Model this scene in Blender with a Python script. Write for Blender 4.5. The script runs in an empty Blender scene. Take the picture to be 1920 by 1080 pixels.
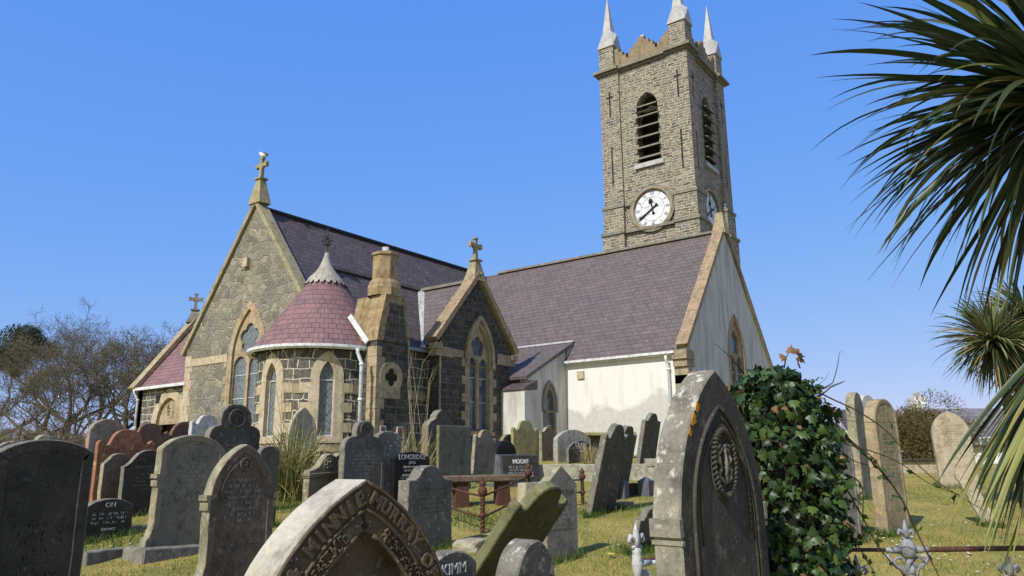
import bpy, bmesh, math, random
import numpy as np
from mathutils import Vector, Matrix, noise as mnoise
from mathutils.geometry import tessellate_polygon
random.seed(7); rng = np.random.default_rng(7)
R = math.radians
sc = bpy.context.scene
COL = sc.collection

# ------------------------------------------------------------------ camera, sky, sun, exposure
YAW, PITCH, ROLL, FOC = R(-36.2128), R(13.004), R(-0.5766), 1400.0      # eye at the origin, ground about 1.6 m below
fw = Vector((math.sin(YAW)*math.cos(PITCH), math.cos(YAW)*math.cos(PITCH), math.sin(PITCH)))
_r = fw.cross(Vector((0, 0, 1))).normalized(); _u = _r.cross(fw)
RT = _r*math.cos(ROLL)+_u*math.sin(ROLL); UP = -_r*math.sin(ROLL)+_u*math.cos(ROLL)
cd = bpy.data.cameras.new('camera'); cam = bpy.data.objects.new('camera', cd); COL.objects.link(cam)
cam.matrix_world = Matrix(((RT.x, UP.x, -fw.x, 0), (RT.y, UP.y, -fw.y, 0), (RT.z, UP.z, -fw.z, 0), (0, 0, 0, 1)))
cd.lens = 36*FOC/1920; cd.sensor_width = 36; cd.clip_end = 5000; cd.clip_start = .05
sc.camera = cam
SUN_AZ, SUN_EL = (0.03, -1.0), R(42)          # horizontal direction towards the sun
w = bpy.data.worlds.new('World'); sc.world = w; w.use_nodes = True
wn = w.node_tree; sky = wn.nodes.new('ShaderNodeTexSky'); sky.sky_type = 'NISHITA'; sky.sun_disc = False
sky.sun_elevation = SUN_EL; sky.sun_rotation = math.atan2(SUN_AZ[0], SUN_AZ[1])
sky.air_density = 1.0; sky.dust_density = .0; sky.ozone_density = 3.0; sky.altitude = 0
bg = wn.nodes['Background']; bg.inputs['Strength'].default_value = .15
# sky graded bluer away from sun; unseen sunward side kept brighter for neutral ambient
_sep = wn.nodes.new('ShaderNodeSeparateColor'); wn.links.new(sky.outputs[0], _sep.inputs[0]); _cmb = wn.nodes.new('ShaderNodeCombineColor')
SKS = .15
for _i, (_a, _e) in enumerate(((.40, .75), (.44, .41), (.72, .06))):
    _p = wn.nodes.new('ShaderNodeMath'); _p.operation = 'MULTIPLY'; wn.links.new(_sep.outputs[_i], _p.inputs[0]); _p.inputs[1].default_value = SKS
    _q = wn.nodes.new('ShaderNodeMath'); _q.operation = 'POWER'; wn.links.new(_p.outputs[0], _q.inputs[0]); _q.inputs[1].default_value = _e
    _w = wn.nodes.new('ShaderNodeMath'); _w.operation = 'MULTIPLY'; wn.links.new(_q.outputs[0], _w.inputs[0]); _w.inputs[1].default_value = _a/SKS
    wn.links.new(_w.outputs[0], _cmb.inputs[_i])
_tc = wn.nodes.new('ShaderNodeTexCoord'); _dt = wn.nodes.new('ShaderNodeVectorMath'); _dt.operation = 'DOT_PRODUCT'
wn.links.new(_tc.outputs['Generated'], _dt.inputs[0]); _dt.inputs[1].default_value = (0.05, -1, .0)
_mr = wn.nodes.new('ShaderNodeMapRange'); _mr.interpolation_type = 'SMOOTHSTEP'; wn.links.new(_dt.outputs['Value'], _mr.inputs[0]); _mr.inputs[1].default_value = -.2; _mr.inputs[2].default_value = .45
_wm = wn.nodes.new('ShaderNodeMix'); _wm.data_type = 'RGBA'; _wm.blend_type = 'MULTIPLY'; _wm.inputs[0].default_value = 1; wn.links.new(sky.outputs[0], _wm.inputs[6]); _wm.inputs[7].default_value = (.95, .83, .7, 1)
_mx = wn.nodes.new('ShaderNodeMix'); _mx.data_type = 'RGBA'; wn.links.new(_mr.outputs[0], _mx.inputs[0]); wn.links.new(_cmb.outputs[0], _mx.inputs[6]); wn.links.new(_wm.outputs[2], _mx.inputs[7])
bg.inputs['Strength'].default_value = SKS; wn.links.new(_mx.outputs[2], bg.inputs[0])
sl = bpy.data.lights.new('sun', 'SUN'); sl.energy = 4.3; sl.angle = R(.5); sl.color = (1, .945, .86)
so = bpy.data.objects.new('sun', sl); COL.objects.link(so)
hn = math.hypot(*SUN_AZ)
sv = Vector((SUN_AZ[0]/hn*math.cos(SUN_EL), SUN_AZ[1]/hn*math.cos(SUN_EL), math.sin(SUN_EL)))
so.rotation_euler = sv.to_track_quat('Z', 'Y').to_euler(); so.location = sv*60
vs = sc.view_settings; vs.view_transform = 'Standard'; vs.look = 'None'; vs.gamma = 1; vs.exposure = 0.35

# ------------------------------------------------------------------ measuring helpers
def ray(x, y): return fw*FOC+RT*(x-960)-UP*(y-540)
def onplane(x, y, p0, n):
    d = ray(x, y); return d*(Vector(p0).dot(n)/d.dot(n))
def atdepth(x, y, d): return ray(x, y)*(d/FOC)
FH = Vector((fw.x, fw.y)).normalized(); RH = Vector((FH.y, -FH.x))
def ip(t, xs, ys): return float(np.interp(t, xs, ys))
def sstep(a, b, x):
    t = min(1, max(0, (x-a)/(b-a))); return t*t*(3-2*t)
MX, MY = [-5, 0, 3, 6, 9, 11.5, 15.5, 19, 23, 60, 900], [-1.62, -1.6, -1.53, -1.38, -1.15, -.88, -.47, -.08, .12, .1, -.2]
GX, GY = [-5, 0, 3, 6, 9, 13, 18, 22, 60, 900], [-1.62, -1.6, -1.5, -1.3, -1.02, -.72, -.5, -.43, -.46, -.5]
def ground(x, y):
    d = x*FH.x+y*FH.y; l = x*RH.x+y*RH.y
    t = sstep(.22, .4, l/max(d, 1)) if d > 0 else 0
    z = ip(d, MX, MY)*(1-t)+ip(d, GX, GY)*t
    if l < -1: z += .1*sstep(1, 4, -l)*sstep(4, 7, d)*(1-sstep(14, 20, d))
    z += .035*mnoise.noise(Vector((x*.6, y*.6, 0)))*(1 if d < 40 else 0)
    return z
def onground(px, py):
    d = ray(px, py); t0 = None; t = .002
    while t < .05:
        p = d*t
        if p.z < ground(p.x, p.y):
            a, b = t-.0002, t
            for _ in range(20):
                m = (a+b)/2; q = d*m
                if q.z < ground(q.x, q.y): b = m
                else: a = m
            return d*b
        t += .0002
    return d*t
def gdepth(px, dep):            # point of the ground straight under picture column px at forward distance dep
    p = atdepth(px, 860, dep); return Vector((p.x, p.y, ground(p.x, p.y)))

# ------------------------------------------------------------------ materials
class NT:
    def __init__(s, name):
        s.m = bpy.data.materials.new(name); s.m.use_nodes = True; s.t = s.m.node_tree
        s.p = s.t.nodes['Principled BSDF']; s.p.inputs['Specular IOR Level'].default_value = .3
        s.out = s.t.nodes['Material Output']
    def n(s, typ, ins=None, **kw):
        nd = s.t.nodes.new('ShaderNode'+typ)
        for k, v in kw.items(): setattr(nd, k, v)
        for k, v in (ins or {}).items():
            if hasattr(v, 'is_output') or isinstance(v, bpy.types.NodeSocket): s.t.links.new(v, nd.inputs[k])
            else: nd.inputs[k].default_value = v
        return nd
    def l(s, a, b): s.t.links.new(a, b)
    def uv(s): return s.n('UVMap').outputs[0]
    def obj(s):
        tc = s.n('TexCoord'); oi = s.n('ObjectInfo')
        a = s.n('VectorMath', {0: tc.outputs['Object']}, operation='ADD')
        mm = s.n('Math', {0: oi.outputs['Random'], 1: 37.0}, operation='MULTIPLY')
        s.l(mm.outputs[0], a.inputs[1]); return a.outputs[0]
    def scale(s, v, xyz): return s.n('VectorMath', {0: v, 1: xyz}, operation='MULTIPLY').outputs[0]
    def noise(s, v, sc_, det=4, rough=.55, dist=0):
        return s.n('TexNoise', {'Vector': v, 'Scale': sc_, 'Detail': det, 'Roughness': rough, 'Distortion': dist})
    def ramp(s, f, stops, interp='LINEAR'):
        r = s.n('ValToRGB', {0: f}); cr = r.color_ramp; cr.interpolation = interp
        while len(cr.elements) < len(stops): cr.elements.new(.5)
        for e, (p, c) in zip(cr.elements, stops):
            e.position = p; e.color = (c, c, c, 1) if isinstance(c, (int, float)) else (*c, 1)
        return r.outputs[0]
    def mix(s, f, a, b, mode='MIX'):
        nd = s.n('Mix', data_type='RGBA', blend_type=mode)
        for i, v in ((0, f), (6, a), (7, b)):
            if isinstance(v, bpy.types.NodeSocket): s.l(v, nd.inputs[i])
            elif i == 0: nd.inputs[0].default_value = v
            else: nd.inputs[i].default_value = (*v, 1) if isinstance(v, tuple) else (v, v, v, 1)
        return nd.outputs[2]
    def math(s, op, a, b=0., c=None):
        ins = {0: a, 1: b}
        if c is not None: ins[2] = c
        return s.n('Math', ins, operation=op).outputs[0]
    def bump(s, h, strength=.5, dist=.02, prev=None):
        b = s.n('Bump', {'Height': h, 'Strength': strength, 'Distance': dist})
        if prev is not None: s.l(prev, b.inputs['Normal'])
        return b.outputs[0]
    def done(s, col=None, rough=None, nor=None, metal=None):
        if col is not None:
            if isinstance(col, tuple): s.p.inputs['Base Color'].default_value = (*col, 1)
            else: s.l(col, s.p.inputs['Base Color'])
        if rough is not None:
            if isinstance(rough, (int, float)): s.p.inputs['Roughness'].default_value = rough
            else: s.l(rough, s.p.inputs['Roughness'])
        if nor is not None: s.l(nor, s.p.inputs['Normal'])
        if metal: s.p.inputs['Metallic'].default_value = metal
        return s.m
MATS = {}
def rubble(name, sx, sy, cols, mortar, mw=.05, bump=.9, dist=.03, warp=.25, coarse=.5):
    """irregular stones: voronoi cells in metres (sx, sy cells per metre) with raised light pointing"""
    n = NT(name); uv = n.uv()
    nz = n.noise(uv, 2.2, 2); v = n.n('VectorMath', {0: uv, 1: n.scale(n.n('VectorMath', {0: nz.outputs['Color'], 1: (.5, .5, .5)}, operation='SUBTRACT').outputs[0], (warp, warp*.6, 0))}, operation='ADD').outputs[0]
    v = n.scale(v, (sx, sy, 0))
    c = n.n('TexVoronoi', {'Vector': v, 'Scale': 1.0, 'Randomness': .93}, voronoi_dimensions='2D')
    e = n.n('TexVoronoi', {'Vector': v, 'Scale': 1.0, 'Randomness': .93}, voronoi_dimensions='2D', feature='DISTANCE_TO_EDGE')
    sep = n.n('SeparateColor', {0: c.outputs['Color']})
    col = n.ramp(sep.outputs[0], [(i/(len(cols)-1) if len(cols) > 1 else 0, q) for i, q in enumerate(cols)])
    fine = n.noise(uv, 14, 6, .65)
    col = n.mix(n.ramp(fine.outputs[0], [(.35, .55), (.65, 0)]), col, n.mix(1., col, (.45, .45, .47), 'MULTIPLY'))
    big = n.noise(uv, .7, 3)
    col = n.mix(n.ramp(big.outputs[0], [(.4, 0), (.7, .45)]), col, n.mix(1., col, (1.25, 1.15, .95), 'MULTIPLY'))
    ed = n.math('ADD', e.outputs['Distance'], n.math('MULTIPLY', n.math('SUBTRACT', fine.outputs[0], .5), mw*.9))
    mm = n.ramp(ed, [(mw*.55, 1), (mw*1.25, 0)])
    mcol = n.mix(fine.outputs[0], mortar, tuple(q*.75 for q in mortar))
    colo = n.mix(mm, col, mcol)
    rock = n.noise(uv, 5, 6, .6, .6)
    hgt = n.math('ADD', n.math('MULTIPLY', n.ramp(ed, [(0, 0), (mw*2.6, 1)]), .5), n.math('MULTIPLY', rock.outputs[0], coarse))
    hgt = n.math('ADD', hgt, n.math('MULTIPLY', sep.outputs[1], .35))
    MATS[name] = n.done(colo, .92, n.bump(fine.outputs[0], .35, .01, n.bump(hgt, bump, dist)))
rubble('gable_stone', 2.7, 3.3, [(.145, .135, .115), (.21, .19, .155), (.26, .235, .19), (.17, .158, .132), (.31, .275, .215)], (.50, .46, .37), .032, 1., .07, .45, 1.2)
def masonry(name, bw, bh, cols, mortar, mw=.012, bump=.9, dist=.03, warp=.05, coarse=.8):
    """roughly squared blocks in uneven courses"""
    n = NT(name); uv = n.uv(); nz = n.noise(uv, 2.6, 3, .6); v = n.n('VectorMath', {0: uv, 1: n.scale(n.n('VectorMath', {0: nz.outputs['Color'], 1: (.5, .5, .5)}, operation='SUBTRACT').outputs[0], (warp*2, warp*2, 0))}, operation='ADD').outputs[0]
    b = n.n('TexBrick', {'Vector': v, 'Color1': (0, 0, 0, 1), 'Color2': (1, 1, 1, 1), 'Mortar': (.5, .5, .5, 1), 'Scale': 1., 'Mortar Size': mw, 'Mortar Smooth': .35, 'Brick Width': bw, 'Row Height': bh}, offset=.37, offset_frequency=2, squash=.62, squash_frequency=3)
    r1 = n.n('SeparateColor', {0: b.outputs['Color']}).outputs[0]
    vo = n.n('TexVoronoi', {'Vector': n.scale(v, (.9/bw, .9/bh, 0)), 'Scale': 1.}, voronoi_dimensions='2D'); r2 = n.n('SeparateColor', {0: vo.outputs['Color']}).outputs[0]
    col = n.ramp(n.math('FRACT', n.math('ADD', n.math('MULTIPLY', r1, 3.7), n.math('MULTIPLY', r2, .35))), [(i/(len(cols)-1), q) for i, q in enumerate(cols)])
    fine = n.noise(uv, 13, 6, .68); rock = n.noise(uv, 5.5, 7, .62, .8)
    col = n.mix(n.ramp(rock.outputs[0], [(.35, .6), (.62, 0)]), col, n.mix(1., col, (.38, .38, .4), 'MULTIPLY'))
    col = n.mix(n.ramp(fine.outputs[0], [(.55, 0), (.75, .35)]), col, mortar)
    colo = n.mix(b.outputs['Fac'], col, n.mix(fine.outputs[0], mortar, tuple(q*.7 for q in mortar)))
    hgt = n.math('ADD', n.math('MULTIPLY', n.math('SUBTRACT', 1., b.outputs['Fac']), .6), n.math('MULTIPLY', rock.outputs[0], coarse)); hgt = n.math('ADD', hgt, n.math('MULTIPLY', r1, .3))
    MATS[name] = n.done(colo, .92, n.bump(fine.outputs[0], .4, .012, n.bump(hgt, bump, dist)))
masonry('basalt', .44, .23, [(.055, .052, .048), (.10, .095, .085), (.075, .07, .065), (.15, .135, .11), (.06, .058, .055)], (.32, .29, .23), .010, 1., .15, .085, 2.0)
masonry('tower_stone', .46, .15, [(.23, .195, .15), (.095, .088, .08), (.37, .31, .225), (.15, .138, .12), (.31, .26, .195), (.075, .072, .068), (.25, .215, .165), (.19, .15, .11)], (.55, .50, .40), .018, .9, .05, .10, 1.3)
masonry('block_stone', .56, .30, [(.055, .052, .048), (.10, .094, .082), (.15, .138, .115), (.075, .07, .062), (.19, .175, .145)], (.62, .57, .48), .019, .9, .07, .10, 1.2)
def slate(name, cols, tw=.3, th=.24, white=.5, moss=0.):
    n = NT(name); uv = n.uv()
    wob = n.noise(uv, 3, 2)
    v = n.n('VectorMath', {0: uv, 1: n.scale(wob.outputs['Color'], (.02, .025, 0))}, operation='ADD').outputs[0]
    def brick(c1, c2, mo):
        return n.n('TexBrick', {'Vector': v, 'Color1': c1, 'Color2': c2, 'Mortar': mo, 'Scale': 1., 'Mortar Size': .007, 'Mortar Smooth': .25, 'Brick Width': tw, 'Row Height': th}, offset=.5)
    b = brick((0, 0, 0, 1), (1, 1, 1, 1), (0, 0, 0, 1))
    # per-slate random from a white noise on the cell index
    sx = n.n('SeparateXYZ', {0: v}); row = n.math('FLOOR', n.math('DIVIDE', sx.outputs[1], th))
    off = n.math('MULTIPLY', n.math('MODULO', n.math('ABSOLUTE', row), 2.), .5)
    cx = n.math('FLOOR', n.math('ADD', n.math('DIVIDE', sx.outputs[0], tw), off))
    wv = n.n('CombineXYZ', {0: cx, 1: row}); wn_ = n.n('TexWhiteNoise', {'Vector': wv.outputs[0]}, noise_dimensions='2D')
    col = n.ramp(wn_.outputs['Value'], [(i/(len(cols)-1), q) for i, q in enumerate(cols)])
    fine = n.noise(uv, 20, 5, .6); big = n.noise(uv, .55, 4)
    col = n.mix(n.math('MULTIPLY', fine.outputs[0], .5), col, n.mix(1., col, (.6, .6, .62), 'MULTIPLY'))
    col = n.mix(n.ramp(big.outputs[0], [(.42, 0), (.68, .5)]), col, n.mix(1., col, (1.25, 1.12, 1.05), 'MULTIPLY'))
    sp = n.noise(n.scale(uv, (1, 1.6, 1)), 9, 3, .5)
    col = n.mix(n.ramp(sp.outputs[0], [(.72-.03*white, 0), (.76, .75)]), col, (.6, .58, .54))
    if moss:
        ms = n.noise(uv, 4.5, 5, .6); col = n.mix(n.ramp(ms.outputs[0], [(.62, 0), (.7, moss)]), col, (.33, .2, .07))
    col = n.mix(b.outputs['Fac'], col, (.02, .018, .02))
    fr = n.math('SUBTRACT', 1., n.math('FRACT', n.math('DIVIDE', sx.outputs[1], th)))   # slate lies proud at its lower edge
    hgt = n.math('ADD', n.math('MULTIPLY', fr, 1.), n.math('MULTIPLY', wn_.outputs['Value'], .4))
    hgt = n.math('SUBTRACT', hgt, b.outputs['Fac'])
    MATS[name] = n.done(col, n.math('ADD', .5, n.math('MULTIPLY', fine.outputs[0], .3)), n.bump(fine.outputs[0], .2, .005, n.bump(hgt, .7, .02)))
slate('slate_purple', [(.112, .088, .09), (.135, .106, .104), (.12, .10, .10), (.15, .12, .115), (.108, .09, .095), (.125, .097, .096)], white=1.)
slate('slate_dark', [(.07, .055, .06), (.09, .068, .07), (.08, .066, .07), (.105, .082, .08), (.06, .05, .056)], white=1.1, moss=.8)
slate('slate_red', [(.19, .105, .108), (.225, .13, .128), (.165, .10, .105), (.235, .145, .138), (.205, .118, .12), (.14, .098, .102)], .27, .215, .3)
slate('slate_grey', [(.13, .13, .14), (.18, .18, .19), (.22, .21, .21)], .3, .25, 2)
def stone(name, c1, c2, lichen=(.5, .48, .42), amt=.3, sc_=1., bump=.35, streak=.4, rough=.9, fleck=.0, uvm=False, l2=None, pattern=None):
    n = NT(name); v = n.uv() if uvm else n.obj()
    a = n.noise(v, 2.3*sc_, 5, .6); f = n.noise(v, 45*sc_, 6, .7); md = n.noise(v, 11*sc_, 5, .65)
    col = n.mix(n.ramp(a.outputs[0], [(.35, 0), (.65, 1)]), c1, c2)
    st = n.noise(n.scale(v, (5, 5, .7) if not uvm else (5, .7, 1)), 1.6, 4, .6)
    col = n.mix(n.ramp(st.outputs[0], [(.45, 0), (.7, streak)]), col, n.mix(1., col, (.42, .42, .42), 'MULTIPLY'))
    dk = n.noise(v, 6.3*sc_, 5, .7, .5); col = n.mix(n.ramp(dk.outputs[0], [(.36, .75), (.5, 0)]), col, n.mix(1., col, (.5, .5, .48), 'MULTIPLY'))
    col = n.mix(n.ramp(f.outputs[0], [(.3, .5), (.6, 0)]), col, n.mix(1., col, (.5, .5, .5), 'MULTIPLY'))
    lc = n.math('MULTIPLY', n.ramp(md.outputs[0], [(.57, 0), (.66, 1)]), amt)
    col = n.mix(lc, col, lichen)
    if fleck:
        vo = n.n('TexVoronoi', {'Vector': v, 'Scale': 38.*sc_})
        col = n.mix(n.math('MULTIPLY', n.ramp(vo.outputs['Distance'], [(.12, 1), (.2, 0)]), n.ramp(n.noise(v, 5*sc_, 2).outputs[0], [(.45, 0), (.6, fleck)])), col, (.55, .54, .5))
    if l2:
        big = n.noise(v, 3.1*sc_, 4, .6)
        col = n.mix(n.ramp(big.outputs[0], [(.58, 0), (.66, l2[1])]), col, l2[0])
    h = n.math('ADD', n.math('MULTIPLY', f.outputs[0], .5), md.outputs[0])
    MATS[name] = n.done(col, rough, n.bump(h, bump, .012))
stone('sandstone', (.42, .35, .235), (.30, .235, .145), (.30, .175, .075), .8, .8, .45, .55, uvm=True, l2=((.34, .19, .08), .7))
stone('sandstone_pale', (.50, .43, .31), (.40, .335, .225), (.36, .26, .14), .5, .8, .4, .4, uvm=True)
stone('chimney_stone', (.38, .30, .17), (.26, .18, .09), (.2, .12, .055), .7, 1., .5, .8, uvm=True, l2=((.20, .11, .05), .8))
stone('coping_stone', (.36, .31, .21), (.26, .215, .135), (.42, .38, .16), .7, 1., .5, .5, uvm=True, l2=((.30, .16, .08), .75))
stone('coping_lichen', (.36, .31, .20), (.27, .24, .13), (.40, .37, .17), .8, 1., .5, .4, uvm=True)
stone('coping_rust', (.36, .27, .17), (.26, .19, .12), (.48, .43, .28), .6, 1., .5, .5, uvm=True, l2=((.24, .13, .075), .6))
stone('tower_trim', (.27, .24, .19), (.18, .165, .14), (.42, .38, .28), .5, 1., .5, .5, uvm=True)
stone('parapet_render', (.30, .235, .15), (.22, .18, .12), (.12, .11, .09), .5, 1., .4, .6, uvm=True)
stone('lead', (.47, .465, .45), (.37, .37, .36), (.58, .57, .54), .3, .8, .1, .2, .5, uvm=True)
stone('lead_white', (.42, .39, .33), (.30, .27, .215), (.58, .55, .48), .6, 1.4, .3, .6, .7, uvm=True)
stone('white_paint', (.68, .69, .70), (.6, .61, .62), (.45, .45, .45), .12, 1, .05, .1, .35)
stone('grey_paint', (.30, .33, .37), (.25, .28, .32), (.2, .2, .2), .12, 1, .05, .1, .4)
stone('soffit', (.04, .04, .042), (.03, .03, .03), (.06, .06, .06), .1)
stone('white_house', (.75, .75, .74), (.68, .68, .66), (.5, .5, .5), .2, .5, .1, .2)
stone('brick_red', (.30, .12, .07), (.22, .09, .06), (.4, .3, .2), .3, 2)
stone('concrete', (.42, .39, .31), (.31, .29, .23), (.55, .52, .43), .5, .9, .6, .5, fleck=.4)
stone('kerb_stone', (.26, .24, .2), (.17, .16, .13), (.5, .47, .38), .4, 1.2, .8, .5, fleck=.5)
stone('ground_rock', (.40, .36, .27), (.28, .25, .18), (.3, .28, .12), .5, 1.5, .9)
stone('marble_blue', (.13, .14, .155), (.10, .105, .12), (.3, .32, .36), .2, 1, .2, .2, .5)
stone('iron_rust', (.115, .045, .028), (.07, .035, .025), (.22, .1, .05), .6, 6, .7, .3, .8)
stone('iron_white', (.62, .62, .60), (.5, .5, .48), (.25, .17, .1), .35, 6, .5, .3, .6)
stone('iron_silver', (.34, .36, .38), (.25, .26, .27), (.16, .09, .06), .5, 6, .6, .3, .5)
stone('iron_black', (.03, .032, .035), (.05, .05, .055), (.1, .08, .06), .3, 6, .5, .3, .5)
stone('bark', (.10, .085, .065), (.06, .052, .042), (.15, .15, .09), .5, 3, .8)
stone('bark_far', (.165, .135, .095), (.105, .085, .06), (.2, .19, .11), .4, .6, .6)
stone('dry_stem', (.40, .31, .17), (.28, .2, .1), (.5, .42, .25), .3, 4, .3)
stone('vine', (.10, .065, .035), (.05, .035, .022), (.2, .15, .08), .3, 8, .4)
stone('asphalt', (.075, .078, .085), (.06, .062, .066), (.12, .12, .12), .3, 3, .4, .1)
stone('letter_white', (.72, .72, .7), (.6, .6, .58), (.4, .4, .4), .1)
stone('letter_grey', (.40, .39, .34), (.31, .30, .26), (.2, .2, .2), .3)
stone('clock_white', (.78, .79, .82), (.72, .73, .76), (.6, .6, .6), .1, .5, .02, .1, .3)
stone('clock_black', (.015, .016, .02), (.02, .02, .03), (.03, .03, .03), .1)
stone('bird_white', (.8, .8, .8), (.72, .72, .72), (.6, .6, .6), .1, 1, .1)
stone('bird_grey', (.16, .17, .19), (.12, .13, .14), (.1, .1, .1), .1, 1, .1)
stone('red_tile', (.35, .08, .06), (.25, .06, .05), (.3, .1, .08), .1)
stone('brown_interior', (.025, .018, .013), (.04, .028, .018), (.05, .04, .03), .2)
# headstone stones
HS = dict(
 black=((.042, .037, .029), (.056, .05, .04), (.15, .15, .13), .22, .25), polished=((.012, .012, .013), (.016, .016, .016), (.03, .03, .03), .1, .08),
 granite=((.145, .13, .108), (.105, .095, .08), (.30, .29, .26), .5, .7), grey=((.22, .205, .17), (.16, .15, .125), (.38, .36, .3), .4, .5),
 olive=((.19, .165, .115), (.23, .20, .14), (.26, .23, .13), .35, .3), brown=((.13, .09, .06), (.17, .12, .08), (.34, .31, .26), .4, .5),
 green=((.085, .078, .03), (.115, .10, .038), (.22, .2, .09), .35, .3), slateg=((.13, .135, .095), (.155, .16, .11), (.23, .23, .16), .25, .2),
 red=((.36, .155, .075), (.24, .10, .05), (.50, .34, .2), .8, .4), redbrown=((.19, .10, .065), (.145, .08, .055), (.28, .18, .12), .5, .3),
 pink=((.33, .26, .21), (.25, .18, .14), (.45, .40, .33), .6, .3), white=((.52, .51, .48), (.43, .42, .4), (.62, .61, .58), .4, .2),
 yellow=((.32, .28, .13), (.24, .21, .09), (.38, .34, .16), .6, .3), gold=((.38, .31, .19), (.26, .20, .12), (.50, .34, .12), .7, .5),
 charcoal=((.075, .065, .048), (.105, .092, .068), (.26, .25, .2), .5, .6), lichenrock=((.13, .12, .095), (.22, .205, .165), (.46, .44, .38), .9, 1.),
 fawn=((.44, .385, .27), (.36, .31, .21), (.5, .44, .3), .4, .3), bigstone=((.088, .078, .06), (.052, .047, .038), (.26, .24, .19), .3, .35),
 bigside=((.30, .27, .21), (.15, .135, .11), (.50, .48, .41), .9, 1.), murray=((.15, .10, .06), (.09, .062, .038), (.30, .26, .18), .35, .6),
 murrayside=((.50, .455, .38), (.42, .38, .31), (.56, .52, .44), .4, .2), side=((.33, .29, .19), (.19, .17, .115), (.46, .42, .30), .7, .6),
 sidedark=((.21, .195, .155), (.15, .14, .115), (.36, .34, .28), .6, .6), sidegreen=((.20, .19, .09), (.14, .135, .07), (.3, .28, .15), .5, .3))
for k, (a, b, c, d, e) in HS.items():
    stone('hs_'+k, a, b, c, d, 1.3, .12 if k == 'polished' else (.3 if k in ('black',) else .75 if k in ('lichenrock',) else .5), .35, .25 if k == 'polished' else .85, fleck=e*.8 if k != 'polished' else 0,
          l2=((.45, .22, .03), .0) if k != 'bigside' else None)
def render_wall():
    n = NT('white_render'); tc = n.n('TexCoord'); v = tc.outputs['Object']; s = n.n('SeparateXYZ', {0: v})
    nb = n.noise(v, .45, 5, .6); nf = n.noise(v, 6, 6, .65); ns = n.noise(n.scale(v, (3, 3, .5)), 1.2, 5, .6)
    h = n.math('ADD', s.outputs[2], n.math('MULTIPLY', n.math('SUBTRACT', nb.outputs[0], .5), -3.4))
    h = n.math('ADD', h, n.math('MULTIPLY', n.math('SUBTRACT', nf.outputs[0], .5), .35))
    damp = n.ramp(n.math('DIVIDE', h, 4.), [(.46, 1), (.52, 0)])
    col = n.mix(n.ramp(nf.outputs[0], [(.3, 0), (.7, 1)]), (.63, .61, .57), (.59, .575, .54))
    col = n.mix(damp, col, n.mix(n.ramp(nf.outputs[0], [(.35, 0), (.65, 1)]), (.40, .385, .355), (.47, .455, .42)))
    col = n.mix(n.ramp(ns.outputs[0], [(.5, 0), (.75, .5)]), col, (.42, .42, .39))
    MATS['white_render'] = n.done(col, .9, n.bump(nf.outputs[0], .2, .01))
render_wall()
def grey_render():
    n = NT('grey_render'); v = n.n('TexCoord').outputs['Object']
    nf = n.noise(v, 5, 6, .65); ns = n.noise(n.scale(v, (2.5, 2.5, .45)), 1.2, 6, .65); nb = n.noise(v, .7, 4)
    col = n.mix(nf.outputs[0], (.56, .545, .50), (.46, .45, .42))
    col = n.mix(n.ramp(ns.outputs[0], [(.46, 0), (.7, .75)]), col, (.2, .2, .18))
    col = n.mix(n.ramp(nb.outputs[0], [(.5, 0), (.7, .5)]), col, (.36, .34, .28))
    MATS['grey_render'] = n.done(col, .9, n.bump(nf.outputs[0], .25, .01))
grey_render()
def glass():
    n = NT('leaded_glass'); uv = n.uv()
    rot = n.n('Mapping', {'Vector': uv, 'Rotation': (0, 0, R(45))})
    b = n.n('TexBrick', {'Vector': rot.outputs[0], 'Color1': (0, 0, 0, 1), 'Color2': (1, 1, 1, 1), 'Scale': 1., 'Mortar Size': .009, 'Brick Width': .12, 'Row Height': .12}, offset=0)
    nz = n.noise(uv, 7, 4)
    col = n.mix(b.outputs['Color'], (.05, .065, .085), (.10, .12, .14))
    col = n.mix(n.ramp(nz.outputs[0], [(.4, 0), (.65, .7)]), col, (.17, .19, .21))
    col = n.mix(b.outputs['Fac'], col, (.19, .21, .22))
    MATS['leaded_glass'] = n.done(col, .22, n.bump(n.math('ADD', nz.outputs[0], b.outputs['Fac']), .5, .02))
    n = NT('window_glass'); nz = n.noise(n.uv(), 3, 3)
    MATS['window_glass'] = n.done(n.mix(n.ramp(nz.outputs[0], [(.4, 0), (.6, 1)]), (.05, .075, .11), (.085, .11, .14)), .08, n.bump(nz.outputs[0], .15, .02))
glass()
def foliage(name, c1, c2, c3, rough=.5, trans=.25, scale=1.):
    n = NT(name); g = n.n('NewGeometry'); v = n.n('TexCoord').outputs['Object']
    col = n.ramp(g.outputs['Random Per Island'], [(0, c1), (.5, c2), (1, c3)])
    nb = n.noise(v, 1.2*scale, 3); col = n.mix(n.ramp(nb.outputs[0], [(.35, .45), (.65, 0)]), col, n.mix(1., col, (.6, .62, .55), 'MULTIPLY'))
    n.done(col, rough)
    tr = n.n('BsdfTranslucent', {0: col}); mx = n.n('MixShader', {0: trans, 1: n.p.outputs[0], 2: tr.outputs[0]})
    n.l(mx.outputs[0], n.out.inputs[0]); MATS[name] = n.m
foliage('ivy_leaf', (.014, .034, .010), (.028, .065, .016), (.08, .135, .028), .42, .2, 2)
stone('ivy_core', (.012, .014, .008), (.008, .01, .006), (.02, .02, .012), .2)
foliage('ivy_dead', (.22, .12, .05), (.28, .17, .08), (.18, .1, .05), .6, .2)
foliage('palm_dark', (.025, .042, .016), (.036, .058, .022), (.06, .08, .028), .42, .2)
foliage('palm_bright', (.17, .2, .05), (.26, .27, .08), (.33, .27, .1), .45, .35)
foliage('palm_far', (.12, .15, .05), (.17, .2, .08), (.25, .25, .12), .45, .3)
foliage('palm_dead', (.33, .24, .12), (.42, .32, .17), (.28, .2, .1), .6, .3)
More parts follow.
